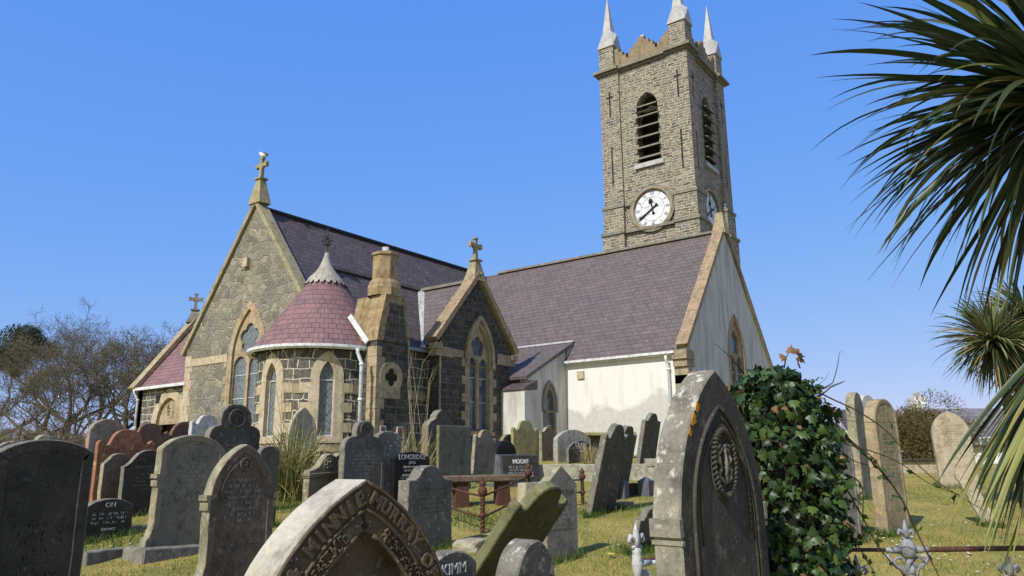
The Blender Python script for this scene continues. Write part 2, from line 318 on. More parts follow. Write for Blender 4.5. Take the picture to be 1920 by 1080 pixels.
foliage('tussock_leaf', (.10, .13, .03), (.2, .21, .06), (.42, .35, .15), .55, .3, 4)
foliage('straw', (.42, .33, .16), (.52, .42, .23), (.33, .25, .11), .6, .3, 4)
foliage('grass_blade', (.26, .27, .045), (.40, .37, .08), (.5, .42, .13), .7, .35, 3)
foliage('grass_green', (.06, .12, .02), (.09, .16, .03), (.15, .2, .045), .6, .35, 3)
foliage('bud', (.13, .12, .05), (.17, .15, .06), (.2, .16, .085), .8, .2, .2)
foliage('bud_red', (.19, .13, .10), (.16, .12, .09), (.22, .15, .11), .8, .2, .2)
foliage('pine_leaf', (.03, .05, .022), (.045, .065, .028), (.055, .075, .035), .7, .1, .3)
foliage('hedge_brown', (.13, .085, .04), (.19, .125, .055), (.15, .13, .05), .7, .2, 1.5)
foliage('hedge_green', (.10, .11, .035), (.14, .13, .045), (.17, .13, .05), .7, .2, 1.5)
foliage('petal', (.75, .75, .72), (.8, .8, .78), (.7, .68, .5), .7, .3)
foliage('petal_yellow', (.75, .6, .08), (.8, .66, .12), (.7, .6, .1), .7, .3)
def turf():
    n = NT('turf'); v = n.n('TexCoord').outputs['Object']
    a = n.noise(v, .9, 5, .6); b = n.noise(v, 5, 6, .7); c = n.noise(v, 40, 4, .7)
    col = n.mix(n.ramp(a.outputs[0], [(.38, 0), (.62, 1)]), (.27, .25, .05), (.47, .385, .105))
    wd = n.noise(v, 2.1, 4, .6); col = n.mix(n.ramp(wd.outputs[0], [(.55, 0), (.66, .7)]), col, (.12, .15, .03))
    col = n.mix(n.ramp(b.outputs[0], [(.42, 0), (.7, .8)]), col, (.38, .28, .10))
    col = n.mix(n.ramp(c.outputs[0], [(.3, .6), (.6, 0)]), col, n.mix(1., col, (.45, .45, .4), 'MULTIPLY'))
    h = n.math('ADD', b.outputs[0], n.math('MULTIPLY', c.outputs[0], .6))
    MATS['turf'] = n.done(col, .95, n.bump(h, .9, .06))
turf()

# ------------------------------------------------------------------ mesh builder
NSIDE = {}
class MB:
    def __init__(s): s.v = []; s.f = []; s.uv = {}; s.nside = 0
    def add(s, vs_, fs, uvs=None):
        o = len(s.v); s.v += [Vector(p) for p in vs_]
        for i, f in enumerate(fs):
            if uvs: s.uv[len(s.f)] = uvs[i]
            s.f.append(tuple(o+k for k in f))
        return s
    def box(s, x0, x1, y0, y1, z0, z1):
        return s.add([(x0, y0, z0), (x1, y0, z0), (x1, y1, z0), (x0, y1, z0), (x0, y0, z1), (x1, y0, z1), (x1, y1, z1), (x0, y1, z1)],
                     [(0, 3, 2, 1), (4, 5, 6, 7), (0, 1, 5, 4), (1, 2, 6, 5), (2, 3, 7, 6), (3, 0, 4, 7)])
    def hexa(s, a, b):      # two quads a (bottom, ccw seen from above) and b (top)
        return s.add(list(a)+list(b), [(0, 3, 2, 1), (4, 5, 6, 7), (0, 1, 5, 4), (1, 2, 6, 5), (2, 3, 7, 6), (3, 0, 4, 7)])
    def beam(s, p, q, wd, ht, upv=(0, 0, 1), n=1):
        p, q = Vector(p), Vector(q); d = (q-p).normalized(); sd = d.cross(Vector(upv)).normalized(); u = sd.cross(d)
        a = [p-sd*wd/2-u*ht/2, p+sd*wd/2-u*ht/2, p+sd*wd/2+u*ht/2, p-sd*wd/2+u*ht/2]; b = [x+(q-p) for x in a]
        return s.add(a+b, [(0, 1, 2, 3), (7, 6, 5, 4), (0, 4, 5, 1), (1, 5, 6, 2), (2, 6, 7, 3), (3, 7, 4, 0)])
    def tube(s, pts, rad, n=8, cap=True):
        pts = [Vector(p) for p in pts]; k = len(pts)
        if isinstance(rad, (int, float)): rad = [rad]*k
        o = len(s.v); ref = None
        for i, p in enumerate(pts):
            d = (pts[min(i+1, k-1)]-pts[max(i-1, 0)]); d = d.normalized() if d.length > 1e-9 else Vector((0, 0, 1))
            if ref is None:
                ref = d.cross(Vector((0, 0, 1)) if abs(d.z) < .9 else Vector((1, 0, 0))).normalized()
            ref = (ref-d*ref.dot(d)).normalized(); b = d.cross(ref)
            for j in range(n):
                a = 2*math.pi*j/n; s.v.append(p+(ref*math.cos(a)+b*math.sin(a))*rad[i])
        for i in range(k-1):
            for j in range(n):
                s.f.append((o+i*n+j, o+i*n+(j+1) % n, o+(i+1)*n+(j+1) % n, o+(i+1)*n+j))
        if cap and n > 2:
            s.f.append(tuple(o+j for j in range(n-1, -1, -1))); s.f.append(tuple(o+(k-1)*n+j for j in range(n)))
        return s
    def lathe(s, prof, c=(0, 0, 0), n=24, a0=0., a1=2*math.pi, uvs=True, cap=False, uscale=None):
        c = Vector(c); full = abs(a1-a0-2*math.pi) < 1e-6; m = n if full else n+1; o = len(s.v)
        sl_ = [0]
        for i in range(1, len(prof)): sl_.append(sl_[-1]+math.hypot(prof[i][0]-prof[i-1][0], prof[i][1]-prof[i-1][1]))
        for r_, z in prof:
            for j in range(m):
                a = a0+(a1-a0)*j/n; s.v.append(c+Vector((r_*math.cos(a), r_*math.sin(a), z)))
        rm = uscale or max(p[0] for p in prof)
        for i in range(len(prof)-1):
            for j in range(n):
                j2 = (j+1) % m; s.uv[len(s.f)] = [(rm*(a0+(a1-a0)*j/n), sl_[i]), (rm*(a0+(a1-a0)*(j+1)/n), sl_[i]), (rm*(a0+(a1-a0)*(j+1)/n), sl_[i+1]), (rm*(a0+(a1-a0)*j/n), sl_[i+1])]
                s.f.append((o+i*m+j, o+i*m+j2, o+(i+1)*m+j2, o+(i+1)*m+j))
        if cap:
            s.f.append(tuple(o+j for j in range(m-1, -1, -1))); s.f.append(tuple(o+(len(prof)-1)*m+j for j in range(m)))
        return s
    def plate(s, outer, holes, fr, d0, d1):
        """2-D outline with holes in frame fr=(origin, u, n): extruded from depth d0 (front) to d1 along -n"""
        o_, u, n = fr; z = Vector((0, 0, 1)) if len(fr) < 4 else fr[3] if False else Vector((0, 0, 1))
        loops = [list(outer)]+[list(h) for h in holes]
        tris = tessellate_polygon([[Vector((p[0], p[1], 0)) for p in lp] for lp in loops])
        flat = [p for lp in loops for p in lp]
        def P3(p, d): return o_+u*p[0]+z*p[1]-n*d
        base = len(s.v); N = len(flat)
        s.v += [P3(p, d0) for p in flat]+[P3(p, d1) for p in flat]
        for t in tris:
            a, b, c = (flat[i] for i in t); cr = (b[0]-a[0])*(c[1]-a[1])-(b[1]-a[1])*(c[0]-a[0])
            if abs(cr) < 1e-9: continue
            t = t if cr > 0 else t[::-1]
            if u.cross(z).dot(n) < 0: t = t[::-1]
            s.f.append(tuple(base+i for i in t)); s.f.append(tuple(base+N+i for i in t[::-1]))
        k = 0
        for lp in loops:
            m = len(lp)
            for i in range(m):
                j = (i+1) % m; s.f.append((base+k+i, base+N+k+i, base+N+k+j, base+k+j))
            k += m
        return s
    def build(s, name, mat, parent=None, smooth=False, world=True, fixn=True):
        me = bpy.data.meshes.new(name)
        off = parent.location.copy() if (parent is not None and world and parent.get('_w')) else Vector((0, 0, 0))
        me.from_pydata([tuple(v-off) for v in s.v], [], s.f); me.update()
        if fixn:
            bm = bmesh.new(); bm.from_mesh(me)
            try: bmesh.ops.recalc_face_normals(bm, faces=bm.faces)
            except Exception: pass
            if not s.uv: bm.to_mesh(me)
            bm.free()
        uvl = me.uv_layers.new(name='UVMap')
        co = s.v
        for p in me.polygons:
            cu = s.uv.get(p.index)
            if cu:
                for li, q in zip(p.loop_indices, cu): uvl.data[li].uv = q
            else:
                nn = p.normal
                t = Vector((-nn.y, nn.x, 0)) if abs(nn.z) < .98 else Vector((1, 0, 0))
                if t.length < 1e-6: t = Vector((1, 0, 0))
                t.normalize(); vv = nn.cross(t)
                if vv.z < 0: vv = -vv
                if t.x+t.y < 0: t = -t
                for li in p.loop_indices:
                    q = co[me.loops[li].vertex_index]; uvl.data[li].uv = (q.dot(t), q.dot(vv))
        ob = bpy.data.objects.new(name, me); COL.objects.link(ob)
        if s.nside: NSIDE[me.name] = s.nside
        me.materials.append(MATS[mat])
        if smooth:
            for p in me.polygons: p.use_smooth = True
        if parent is not None: ob.parent = parent
        return ob
def thing(name, label, cat, loc=(0, 0, 0), group=None, world=True):
    o = bpy.data.objects.new(name, None); COL.objects.link(o); o.location = loc
    o['label'] = label; o['category'] = cat; o['_w'] = 1 if world else 0
    if group: o['group'] = group
    return o
def tag(o, label, cat, group=None, kind=None):
    o['label'] = label; o['category'] = cat
    if group: o['group'] = group
    if kind: o['kind'] = kind
    return o
def struct(o): o['kind'] = 'structure'; return o
def gothic(hw, z0, zs, za, n=10, cx=0):
    H = za-zs; r_ = (hw*hw+H*H)/(2*hw); ang = math.asin(min(1, H/r_)); out = [(cx-hw, z0), (cx+hw, z0)]
    out += [(cx+hw-r_+r_*math.cos(ang*i/n), zs+r_*math.sin(ang*i/n)) for i in range(n+1)]
    out += [(2*cx-p[0], p[1]) for p in out[2:][::-1][1:]]
    return out
def circ(cx, cy, r_, n=20, ph=0): return [(cx+r_*math.cos(ph+2*math.pi*i/n), cy+r_*math.sin(ph+2*math.pi*i/n)) for i in range(n)]
def foil(cx, cy, r_, k=5, n=8, ph=math.pi/2):
    """multifoil outline: k overlapping lobes"""
    out = []; rc = r_*.56; rl = r_*.44
    for i in range(k):
        a = ph+2*math.pi*i/k
        ph_ = math.pi/k; d_ = rc*math.cos(ph_)+math.sqrt(max(0, rl*rl-(rc*math.sin(ph_))**2)); lim = math.atan2(d_*math.sin(ph_), d_*math.cos(ph_)-rc)*.985
        for j in range(n+1):
            b = a-lim+2*lim*j/n; out.append((cx+rc*math.cos(a)+rl*math.cos(b), cy+rc*math.sin(a)+rl*math.sin(b)))
    return out
SOUTH = lambda y, x=0: (Vector((x, y, 0)), Vector((1, 0, 0)), Vector((0, -1, 0)))
EAST = lambda x, y=0: (Vector((x, y, 0)), Vector((0, 1, 0)), Vector((1, 0, 0)))
TEXTC = {}
def text_pts(body, size, extr=.004, bold=0.):
    key = (body, size, extr, bold)
    if key not in TEXTC:
        cu = bpy.data.curves.new('t', 'FONT'); cu.body = body; cu.size = size; cu.align_x = 'CENTER'; cu.align_y = 'CENTER'
        cu.extrude = extr; cu.offset = bold; cu.resolution_u = 3
        ob = bpy.data.objects.new('t', cu); COL.objects.link(ob)
        bpy.context.view_layer.update()
        me = bpy.data.meshes.new_from_object(ob.evaluated_get(bpy.context.evaluated_depsgraph_get()))
        TEXTC[key] = ([v.co.copy() for v in me.vertices], [tuple(p.vertices) for p in me.polygons])
        bpy.data.objects.remove(ob); bpy.data.curves.remove(cu); bpy.data.meshes.remove(me)
    return TEXTC[key]
def add_text(mb, body, size, mtx, extr=.004, bold=0.):
    v, f = text_pts(body, size, extr, bold); mb.add([mtx @ p for p in v], f)

# ------------------------------------------------------------------ ground
def make_ground():
    ds = list(np.concatenate([np.arange(-6, 30, .35), np.arange(30, 80, 4), [90, 120, 160, 240, 400, 700, 1500]]))
    ls = list(np.concatenate([[-1500, -700, -400, -240, -140, -90, -60], np.arange(-46, -18, 3), np.arange(-18, 18, .4), np.arange(18, 50, 3), [60, 90, 140, 240, 400, 700, 1500]]))
    vs_, fs = [], []
    for d in ds:
        for l in ls:
            x, y = FH.x*d+RH.x*l, FH.y*d+RH.y*l; vs_.append((x, y, ground(x, y)))
    m = len(ls)
    for i in range(len(ds)-1):
        for j in range(m-1): fs.append((i*m+j, i*m+j+1, (i+1)*m+j+1, (i+1)*m+j))
    mb = MB(); mb.add(vs_, fs); struct(mb.build('ground', 'turf', smooth=True))
make_ground()

# ------------------------------------------------------------------ the church
CH = thing('stone_church', 'grey stone church with purple slate roofs, square clock tower and white rendered nave', 'church', (-19, 24, 0))
def part(mb, name, mat, label=None, parent=None, smooth=False):
    o = mb.build(name, mat, None, smooth=smooth)
    par = parent or CH
    o.parent = par
    # vertices are in world metres: cancel the parents' translation
    o.matrix_parent_inverse = Matrix.Translation(-CH.location)
    if par is not CH: o.matrix_parent_inverse = Matrix.Identity(4)
    if label: o['label'] = label
    return o
GZ = -.75
def sheet(mb, a, b, c, d, t=.1):          # roof slope slab, a-b eave, c-d ridge, thickness below
    a, b, c, d = map(Vector, (a, b, c, d)); n = (b-a).cross(d-a).normalized()
    if n.z < 0: n = -n
    lo = [p-n*t for p in (a, b, c, d)]; mb.add([a, b, c, d]+lo, [(0, 1, 2, 3), (7, 6, 5, 4), (0, 4, 5, 1), (1, 5, 6, 2), (2, 6, 7, 3), (3, 7, 4, 0)])
    return mb
def window(fr, cx, z0, zs, za, hw, b, name='window', kind='lancet', proud=.03, depth=.22, glassmat='leaded_glass', quoins=0, sill=True, mat='sandstone', par=None):
    """surround, tracery and glass of one pointed window; returns the opening to cut from the wall"""
    op = gothic(hw, z0, zs, za, 10, cx)
    outer = gothic(hw+b, z0-.02, zs, za+b*1.25, 10, cx)
    mb = MB(); mb.plate(outer, [op], fr, -proud, depth)
    if quoins:
        z = z0+.05; i = 0
        while z < zs-.25:
            e = b+(.24 if i % 2 else .06)
            for s_ in (-1, 1):
                xa, xb = cx+s_*(hw+b-.001), cx+s_*(hw+e)
                if abs(xb-xa) > .02:
                    pts = [(min(xa, xb), z+.006), (max(xa, xb), z+.006), (max(xa, xb), z+.29), (min(xa, xb), z+.29)]
                    mb.plate(pts, [], fr, -proud+.004, .06)
            z += .3; i += 1
    s = part(mb, name, mat)
    if kind == 'pair':
        mw = .06; lw = (hw-mw)/2; zc = zs+(za-zs)*.36; rr = hw*.74
        hol = [gothic(lw*.95, z0+.02, zc-rr*1.15-.25, zc-rr*.95, 8, cx+sg*(mw+lw)) for sg in (-1, 1)]
        hol.append(foil(cx, zc, rr*.9, 5))
        tr = MB().plate(gothic(hw-.002, z0+.002, zs, za-.002, 10, cx), hol, fr, .06, .16)
        part(tr, 'tracery', mat, parent=s)
    gl = MB().plate(gothic(hw-.004, z0+.004, zs, za-.006, 10, cx), [], fr, depth-.07, depth-.05)
    part(gl, 'pane', glassmat, parent=s)
    if sill:
        sb = MB().plate([(cx-hw-b-.05, z0-.16), (cx+hw+b+.05, z0-.16), (cx+hw+b+.05, z0-.025), (cx-hw-b-.05, z0-.025)], [], fr, -.1, .1)
        part(sb, 'sill', mat, parent=s)
    bars = MB(); k = 3
    for i in range(1, k):
        zb = z0+(zs-z0)*i/k+.15; bars.plate([(cx-hw+.01, zb), (cx+hw-.01, zb), (cx+hw-.01, zb+.02), (cx-hw+.01, zb+.02)], [], fr, depth-.095, depth-.078)
    part(bars, 'glazing_bar', 'white_paint', parent=s)
    return outer
def shrink(pts, k, c):
    return [(c[0]+(p[0]-c[0])*k, c[1]+(p[1]-c[1])*k) for p in pts]

# --- the big stone gable wing (ridge runs away north)
WX, WY, WW, WR = -23.32, 15.76, 3.9, 9.32
fr = SOUTH(WY)
cut = window(fr, WX+.02, 1.25, 3.75, 5.45, .86, .24, 'gable_window', 'pair', quoins=1)
hole = gothic(.86+.2, 1.3, 3.75, 5.45+.22, 10, WX+.02)
gw = MB().plate([(WX-WW, GZ), (WX+WW, GZ), (WX+WW, 4.36), (WX, WR+.02), (WX-WW, 4.36)], [hole], fr, 0, .5)
part(gw, 'gable_wall', 'gable_stone', 'grey crazy-coursed stone gable wall')
sw = MB().box(WX+WW-.5, WX+WW, WY+.5, 30, GZ, 4.3); sw.box(WX-WW, WX-WW+.5, WY+.5, 30, GZ, 4.3)
part(sw, 'side_wall', 'block_stone')
sb = MB()                                   # dressed band, corner quoins
for (x0, x1, z0, z1) in ((WX-WW-.02, WX-1.12, 3.62, 3.9), (WX+1.15, WX+WW, 3.62, 3.9)):
    sb.box(x0, x1, WY-.03, WY+.1, z0, z1)
z = GZ; i = 0
while z < 4.0:
    L = .5 if i % 2 else .38
    sb.box(WX-WW-.025, WX-WW+L, WY-.012, WY+.3, z+.004, z+.317); z += .32; i += 1
sb.box(-24.05, -23.7, WY-.03, WY+.05, 7.0, 7.0+.001)
part(sb, 'dressed_stone', 'sandstone_pale')
for k in (1, -1):
    rf = MB(); e = WW+.12; sheet(rf, (WX+k*e, WY+.28, WR-1.27*e), (WX+k*e, 33.8, WR-1.27*e), (WX, 33.8, WR), (WX, WY+.28, WR))
    part(rf, 'roof', 'slate_dark', 'dark purple slate roof slope with orange lichen')
rd = MB().beam((WX, WY+.3, WR+.02), (WX, 29.2, WR+.02), .26, .1); part(rd, 'ridge_tile', 'soffit')
def coping(A, B, wdt, thk, axis, name='coping', mat='coping_stone', segs=9, label=None, out=0.):
    """stones laid end to end up a gable from foot A to apex B; axis = unit vector across the wall"""
    A, B = Vector(A), Vector(B); d = B-A; mb = MB(); ax = Vector(axis); n = ax.cross(d).normalized()
    if n.z < 0: n = -n
    for i in range(segs):
        a = A+d*(i/segs)+d.normalized()*.004; b = A+d*((i+1)/segs)-d.normalized()*.004; j = random.uniform(-.006, .006)
        q = [a-ax*wdt/2, a+ax*wdt/2, b+ax*wdt/2, b-ax*wdt/2]
        mb.hexa([p-n*thk*.5+n*j for p in q], [p+n*thk*.5+n*j for p in q])
    return part(mb, name, mat, label)
coping((WX-WW-.22, WY+.1, 4.12), (WX-.02, WY+.1, WR+.2), .42, .16, (0, 1, 0), mat='coping_stone')
coping((WX+WW+.22, WY+.1, 4.12), (WX+.02, WY+.1, WR+.2), .42, .16, (0, 1, 0), mat='coping_lichen')
def cross(base, h, ax, mat='coping_stone', ped=None, fancy=True, name='gable_cross'):
    """stone cross on a tapered pedestal; ax = direction of the arms"""
    b = Vector(base); ax = Vector(ax); ay = Vector((-ax.y, ax.x, 0)); mb = MB()
    def blk(z0, z1, w0, w1, t0, t1, off=0):
        a = [b+ax*(off+sx*w0)+ay*(sy*t0)+Vector((0, 0, z0)) for sx, sy in ((-1, -1), (1, -1), (1, 1), (-1, 1))]
        c = [b+ax*(off+sx*w1)+ay*(sy*t1)+Vector((0, 0, z1)) for sx, sy in ((-1, -1), (1, -1), (1, 1), (-1, 1))]
        mb.hexa(a, c)
    if ped: blk(-ped, 0, .36, .12, .26, .12)
    blk(0, .06, .2, .2, .18, .18); blk(.06, h*.62, .075, .06, .07, .06); blk(h*.62, h, .06, .055, .06, .055)
    s = h*.62
    blk(s, s+.13, .3, .3, .058, .058)
    blk(s-.03, s+.16, .045, .045, .066, .066, .28); blk(s-.03, s+.16, .045, .045, .066, .066, -.28); blk(h-.03, h+.04, .095, .095, .066, .066)
    blk(s-.09, s-.002, .06, .15, .05, .05)
    return part(mb, name, mat)
cross((WX+.0, WY+.1, 10.42), .85, (1, 0, 0), 'coping_lichen', ped=.98)
vb = MB().box(-23.78, -23.5, WY-.14, WY-.002, 7.05, 7.38); part(vb, 'vent_box', 'sandstone_pale', 'small white box on the big gable')

# --- vestry block against its east side, with the round turret
BX, BR = -19.22, 6.34
bw = MB().box(-17.6, -17.12, 16.2, 18.6, GZ, 3.7); part(bw, 'side_wall', 'block_stone')
bs = MB().box(-17.13, -17.08, 16.75, 18.44, 1.95, 2.25); part(bs, 'dressed_stone', 'sandstone')
for k in (1, -1):
    rf = MB(); e = 2.3; sheet(rf, (BX+k*e, 15.9, BR-1.2*e), (BX+k*e, 21., BR-1.2*e), (BX, 21., BR), (BX, 15.9, BR)); part(rf, 'roof', 'slate_dark')
rd = MB().beam((BX, 15.9, BR+.02), (BX, 20.4, BR+.02), .24, .09); part(rd, 'ridge_tile', 'tower_trim')
TC = Vector((-19.03, 15.62, 0)); TR = 1.95
def bend(mb, rad):
    """flat plate built in the south-facing frame round u=0,y=-rad is wrapped onto the turret's cylinder"""
    bm = bmesh.new(); vs_ = [bm.verts.new(v) for v in mb.v]; bm.verts.ensure_lookup_table()
    for f in mb.f:
        try: bm.faces.new([vs_[i] for i in f])
        except ValueError: pass
    xs = [v.x for v in mb.v]; x = min(xs)+.11
    while x < max(xs)-.01:
        bmesh.ops.bisect_plane(bm, geom=bm.verts[:]+bm.edges[:]+bm.faces[:], plane_co=(x, 0, 0), plane_no=(1, 0, 0)); x += .22
    bm.verts.index_update(); out = MB()
    for v in bm.verts:
        a = v.co.x/TR-math.pi/2; r_ = -v.co.y
        out.v.append(Vector((TC.x+r_*math.cos(a), TC.y+r_*math.sin(a), v.co.z)))
    for f in bm.faces:
        nn = f.normal
        if abs(nn.y) > .5:
            out.uv[len(out.f)] = [(v.co.x, v.co.z) for v in f.verts]
        out.f.append(tuple(v.index for v in f.verts))
    bm.free(); return out
frT = (Vector((0, -TR, 0)), Vector((1, 0, 0)), Vector((0, -1, 0)))
tw_az = [-30, 25, 78]             # window azimuths in degrees round from due south (towards east)
tholes, tsur, tgl, tband = [], MB(), [], MB()
def deg2u(a): return R(a)*TR
tw_az = [4, 56]
for a in tw_az:
    tholes.append(gothic(.40, .72, 2.45, 3.1, 9, deg2u(a)))
tholes_all = tholes
tw = MB().plate([(deg2u(-112), GZ), (deg2u(112), GZ), (deg2u(112), 3.42), (deg2u(-112), 3.42)], tholes_all, frT, 0, .35)
TU = part(bend(tw, TR), 'turret_wall', 'block_stone', 'curved dark stone wall of the round turret')
for a in tw_az:
    c = deg2u(a); sur = MB().plate(gothic(.48, .55, 2.45, 3.22, 9, c), [gothic(.22, .74, 2.4, 2.92, 9, c)], frT, -.03, .24)
    i = 0; z = .56
    while z < 2.3:
        e = .3 if i % 2 else .04
        for s_ in (-1, 1):
            x0, x1 = sorted((c+s_*.479, c+s_*(.48+e))); sur.plate([(x0, z), (x1, z), (x1, z+.28), (x0, z+.28)], [], frT, -.026, .03)
        z += .29; i += 1
    wn2 = part(bend(sur, TR), 'turret_window', 'sandstone_pale')
    part(bend(MB().plate(gothic(.22, .745, 2.4, 2.915, 9, c), [], frT, .15, .17), TR), 'pane', 'leaded_glass', parent=wn2)
    br = MB()
    for p in ((c-.22, c-.2, .75, 2.36), (c+.2, c+.22, .75, 2.36), (c-.22, c+.22, .75, .775), (c-.21, c+.21, 2.36, 2.385)): br.plate([(p[0], p[2]), (p[1], p[2]), (p[1], p[3]), (p[0], p[3])], [], frT, .11, .14)
    part(bend(br, TR), 'glazing_bar', 'white_paint', parent=wn2)
tb = MB()
us = [-112, 4-14.3, 4+14.3, 56-14.3, 56+14.3, 112]
for i in (0, 2, 4):
    tb.plate([(deg2u(us[i]), 1.98), (deg2u(us[i+1]), 1.98), (deg2u(us[i+1]), 2.26), (deg2u(us[i]), 2.26)], [], frT, -.02, .03)
tb.plate([(deg2u(-112), .3), (deg2u(112), .3), (deg2u(112), .5), (deg2u(-112), .5)], [], frT, -.06, .03)
part(bend(tb, TR), 'dressed_stone', 'sandstone', 'pale stone bands round the turret')
TCZ = Vector((TC.x, TC.y, 0))
cone = MB().lathe([(2.20, 3.42), (1.87, 3.86), (1.50, 4.38), (1.12, 4.92), (.76, 5.42), (.55, 5.74)], TCZ, 72, uscale=1.9)
cn = part(cone, 'turret_roof', 'slate_red', 'conical roof of reddish purple slates')
capm = MB().lathe([(.62, 5.72), (.54, 5.88), (.36, 6.06), (.23, 6.26), (.15, 6.45), (.095, 6.62), (.06, 6.76), (.02, 6.78)], TCZ, 24)
for j in range(22):                                     # scalloped lower edge
    a = 2*math.pi*j/22; q = [TCZ+Vector((r_*math.cos(a+da), r_*math.sin(a+da), z)) for r_, z, da in ((.63, 5.73, -.14), (.71, 5.62, -.06), (.71, 5.62, .06), (.63, 5.73, .14))]
    capm.add(q, [(0, 1, 2, 3)])
part(capm, 'lead_cap', 'lead_white', parent=cn, smooth=True)
fi = MB(); tz = TCZ+Vector((0, 0, 6.76)); fi.tube([tz, tz+Vector((0, 0, .85))], [.032, .014], 6)
for j in range(6):
    a = j*math.pi/3; dv = Vector((math.cos(a), math.sin(a), 0))
    fi.tube([tz+Vector((0, 0, .22)), tz+dv*.1+Vector((0, 0, .3)), tz+dv*.17+Vector((0, 0, .42)), tz+dv*.12+Vector((0, 0, .47))], .022, 4)
    fi.tube([tz+Vector((0, 0, .45)), tz+dv*.07+Vector((0, 0, .52)), tz+dv*.1+Vector((0, 0, .6))], .018, 4)
part(fi, 'iron_finial', 'iron_black', parent=cn)
gt = MB(); gp = [(q-.42, z) for q, z in [(2.56, 3.38), (2.56, 3.30), (2.66, 3.26), (2.72, 3.32), (2.72, 3.4), (2.69, 3.4), (2.68, 3.33), (2.6, 3.31)]]
gt.lathe(gp, TCZ, 64, R(-200), R(20)); part(gt, 'gutter', 'white_paint', 'curved grey-white gutter round the turret')
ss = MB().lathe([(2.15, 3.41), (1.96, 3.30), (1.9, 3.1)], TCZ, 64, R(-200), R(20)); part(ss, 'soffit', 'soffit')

# --- chimney breast and stack
cbx, cy0, cy1 = -16.3, 15.42, 16.78
cb = MB().box(-17.5, cbx, cy0, cy1, GZ, 3.55)
chm = part(cb, 'chimney', 'basalt', 'chimney with dark rock-faced lower part')
cq = MB(); z = .6; i = 0
while z < 3.3:
    L = .34 if i % 2 else .2; cq.box(cbx-.38, cbx+.015, cy0-.015, cy0+L, z, z+.3); z += .31; i += 1
part(cq, 'dressed_stone', 'sandstone', parent=chm)
tap = MB(); lv = [(3.551, -.03, -.03), (4.05, .06, .05), (4.55, .19, .14), (5.02, .30, .26)]
for (z0, a0, b0), (z1, a1, b1) in zip(lv[:-1], lv[1:]):
    for (xa, xb) in ((-17.55, -16.95), (-16.944, cbx+.02)):
        tap.hexa([(xa, cy0+a0, z0+.004), (xb, cy0+a0, z0+.004), (xb, cy1-b0, z0+.004), (xa, cy1-b0, z0+.004)], [(xa, cy0+a1, z1), (xb, cy0+a1, z1), (xb, cy1-b1, z1), (xa, cy1-b1, z1)])
part(tap, 'weathering', 'chimney_stone', 'sloping sandstone shoulders of the chimney', parent=chm)
pb = MB(); pb.hexa([(cbx-.2, cy0+.2, 3.552), (cbx+.05, cy0+.2, 3.552), (cbx+.05, cy1-.1, 3.552), (cbx-.2, cy1-.1, 3.552)], [(cbx-.2, cy0+.42, 4.75), (cbx+.05, cy0+.42, 4.75), (cbx+.05, cy1-.36, 4.75), (cbx-.2, cy1-.36, 4.75)])
part(pb, 'rock_facing', 'basalt', parent=chm)
def octo(cx, cy, r_, z): return [(cx+r_*math.cos(R(22.5)+k*math.pi/4), cy+r_*math.sin(R(22.5)+k*math.pi/4), z) for k in range(8)]
st = MB(); sx, sy = -16.78, 16.12
rings = [(.56, 5.021), (.56, 5.28), (.50, 5.45), (.42, 5.56), (.41, 6.32), (.46, 6.35), (.46, 6.43), (.36, 6.47)]
vs_ = []; fs = []
for r_, z in rings: vs_ += octo(sx, sy, r_, z)
for i in range(len(rings)-1):
    for k in range(8): fs.append((i*8+k, i*8+(k+1) % 8, (i+1)*8+(k+1) % 8, (i+1)*8+k))
fs.append(tuple((len(rings)-1)*8+k for k in range(8))); st.add(vs_, fs)
part(st, 'stack', 'chimney_stone', 'octagonal sandstone chimney stack', parent=chm)
part(MB().lathe([(.11, 6.42), (.11, 6.66), (.09, 6.66), (.09, 6.5)], (sx, sy, 0), 14), 'flue', 'lead', parent=chm, smooth=True)
roundel = MB(); fre = EAST(cbx)
roundel.plate(circ(16.02, 2.48, .47, 28), [circ(16.02, 2.48, .27, 24)], fre, -.035, .04)
roundel.plate([(15.62, 1.85), (16.42, 1.85), (16.42, 2.2), (15.62, 2.2)], [], fre, -.02, .05)
part(roundel, 'roundel', 'sandstone', 'round carved window in the chimney breast', parent=chm)
part(MB().plate(foil(16.02, 2.48, .27, 4), [], fre, -.012, .02), 'roundel_pane', 'brown_interior', parent=chm)
part(MB().plate(circ(16.02, 2.48, .272, 24), [foil(16.02, 2.48, .27, 4)], fre, -.02, .02), 'roundel_tracery', 'sandstone', parent=chm)
for yy in (15.62, 16.32):
    g = part(MB().box(cbx, cbx+.03, yy, yy+.24, .68, 1.03), 'basement_light', 'white_paint'); part(MB().box(cbx+.031, cbx+.036, yy+.03, yy+.21, .71, 1.0), 'pane', 'brick_red', parent=g)
part(MB().box(cbx-.4, cbx+.05, cy0-.05, cy1+.05, .3, .62), 'plinth', 'concrete')
# lead soaker beside chimney
part(MB().beam((-16.62, 15.33, 3.5), (-17.45, 15.33, 4.4), .16, .06, (0, -1, .3)), 'lead_flashing', 'white_paint')

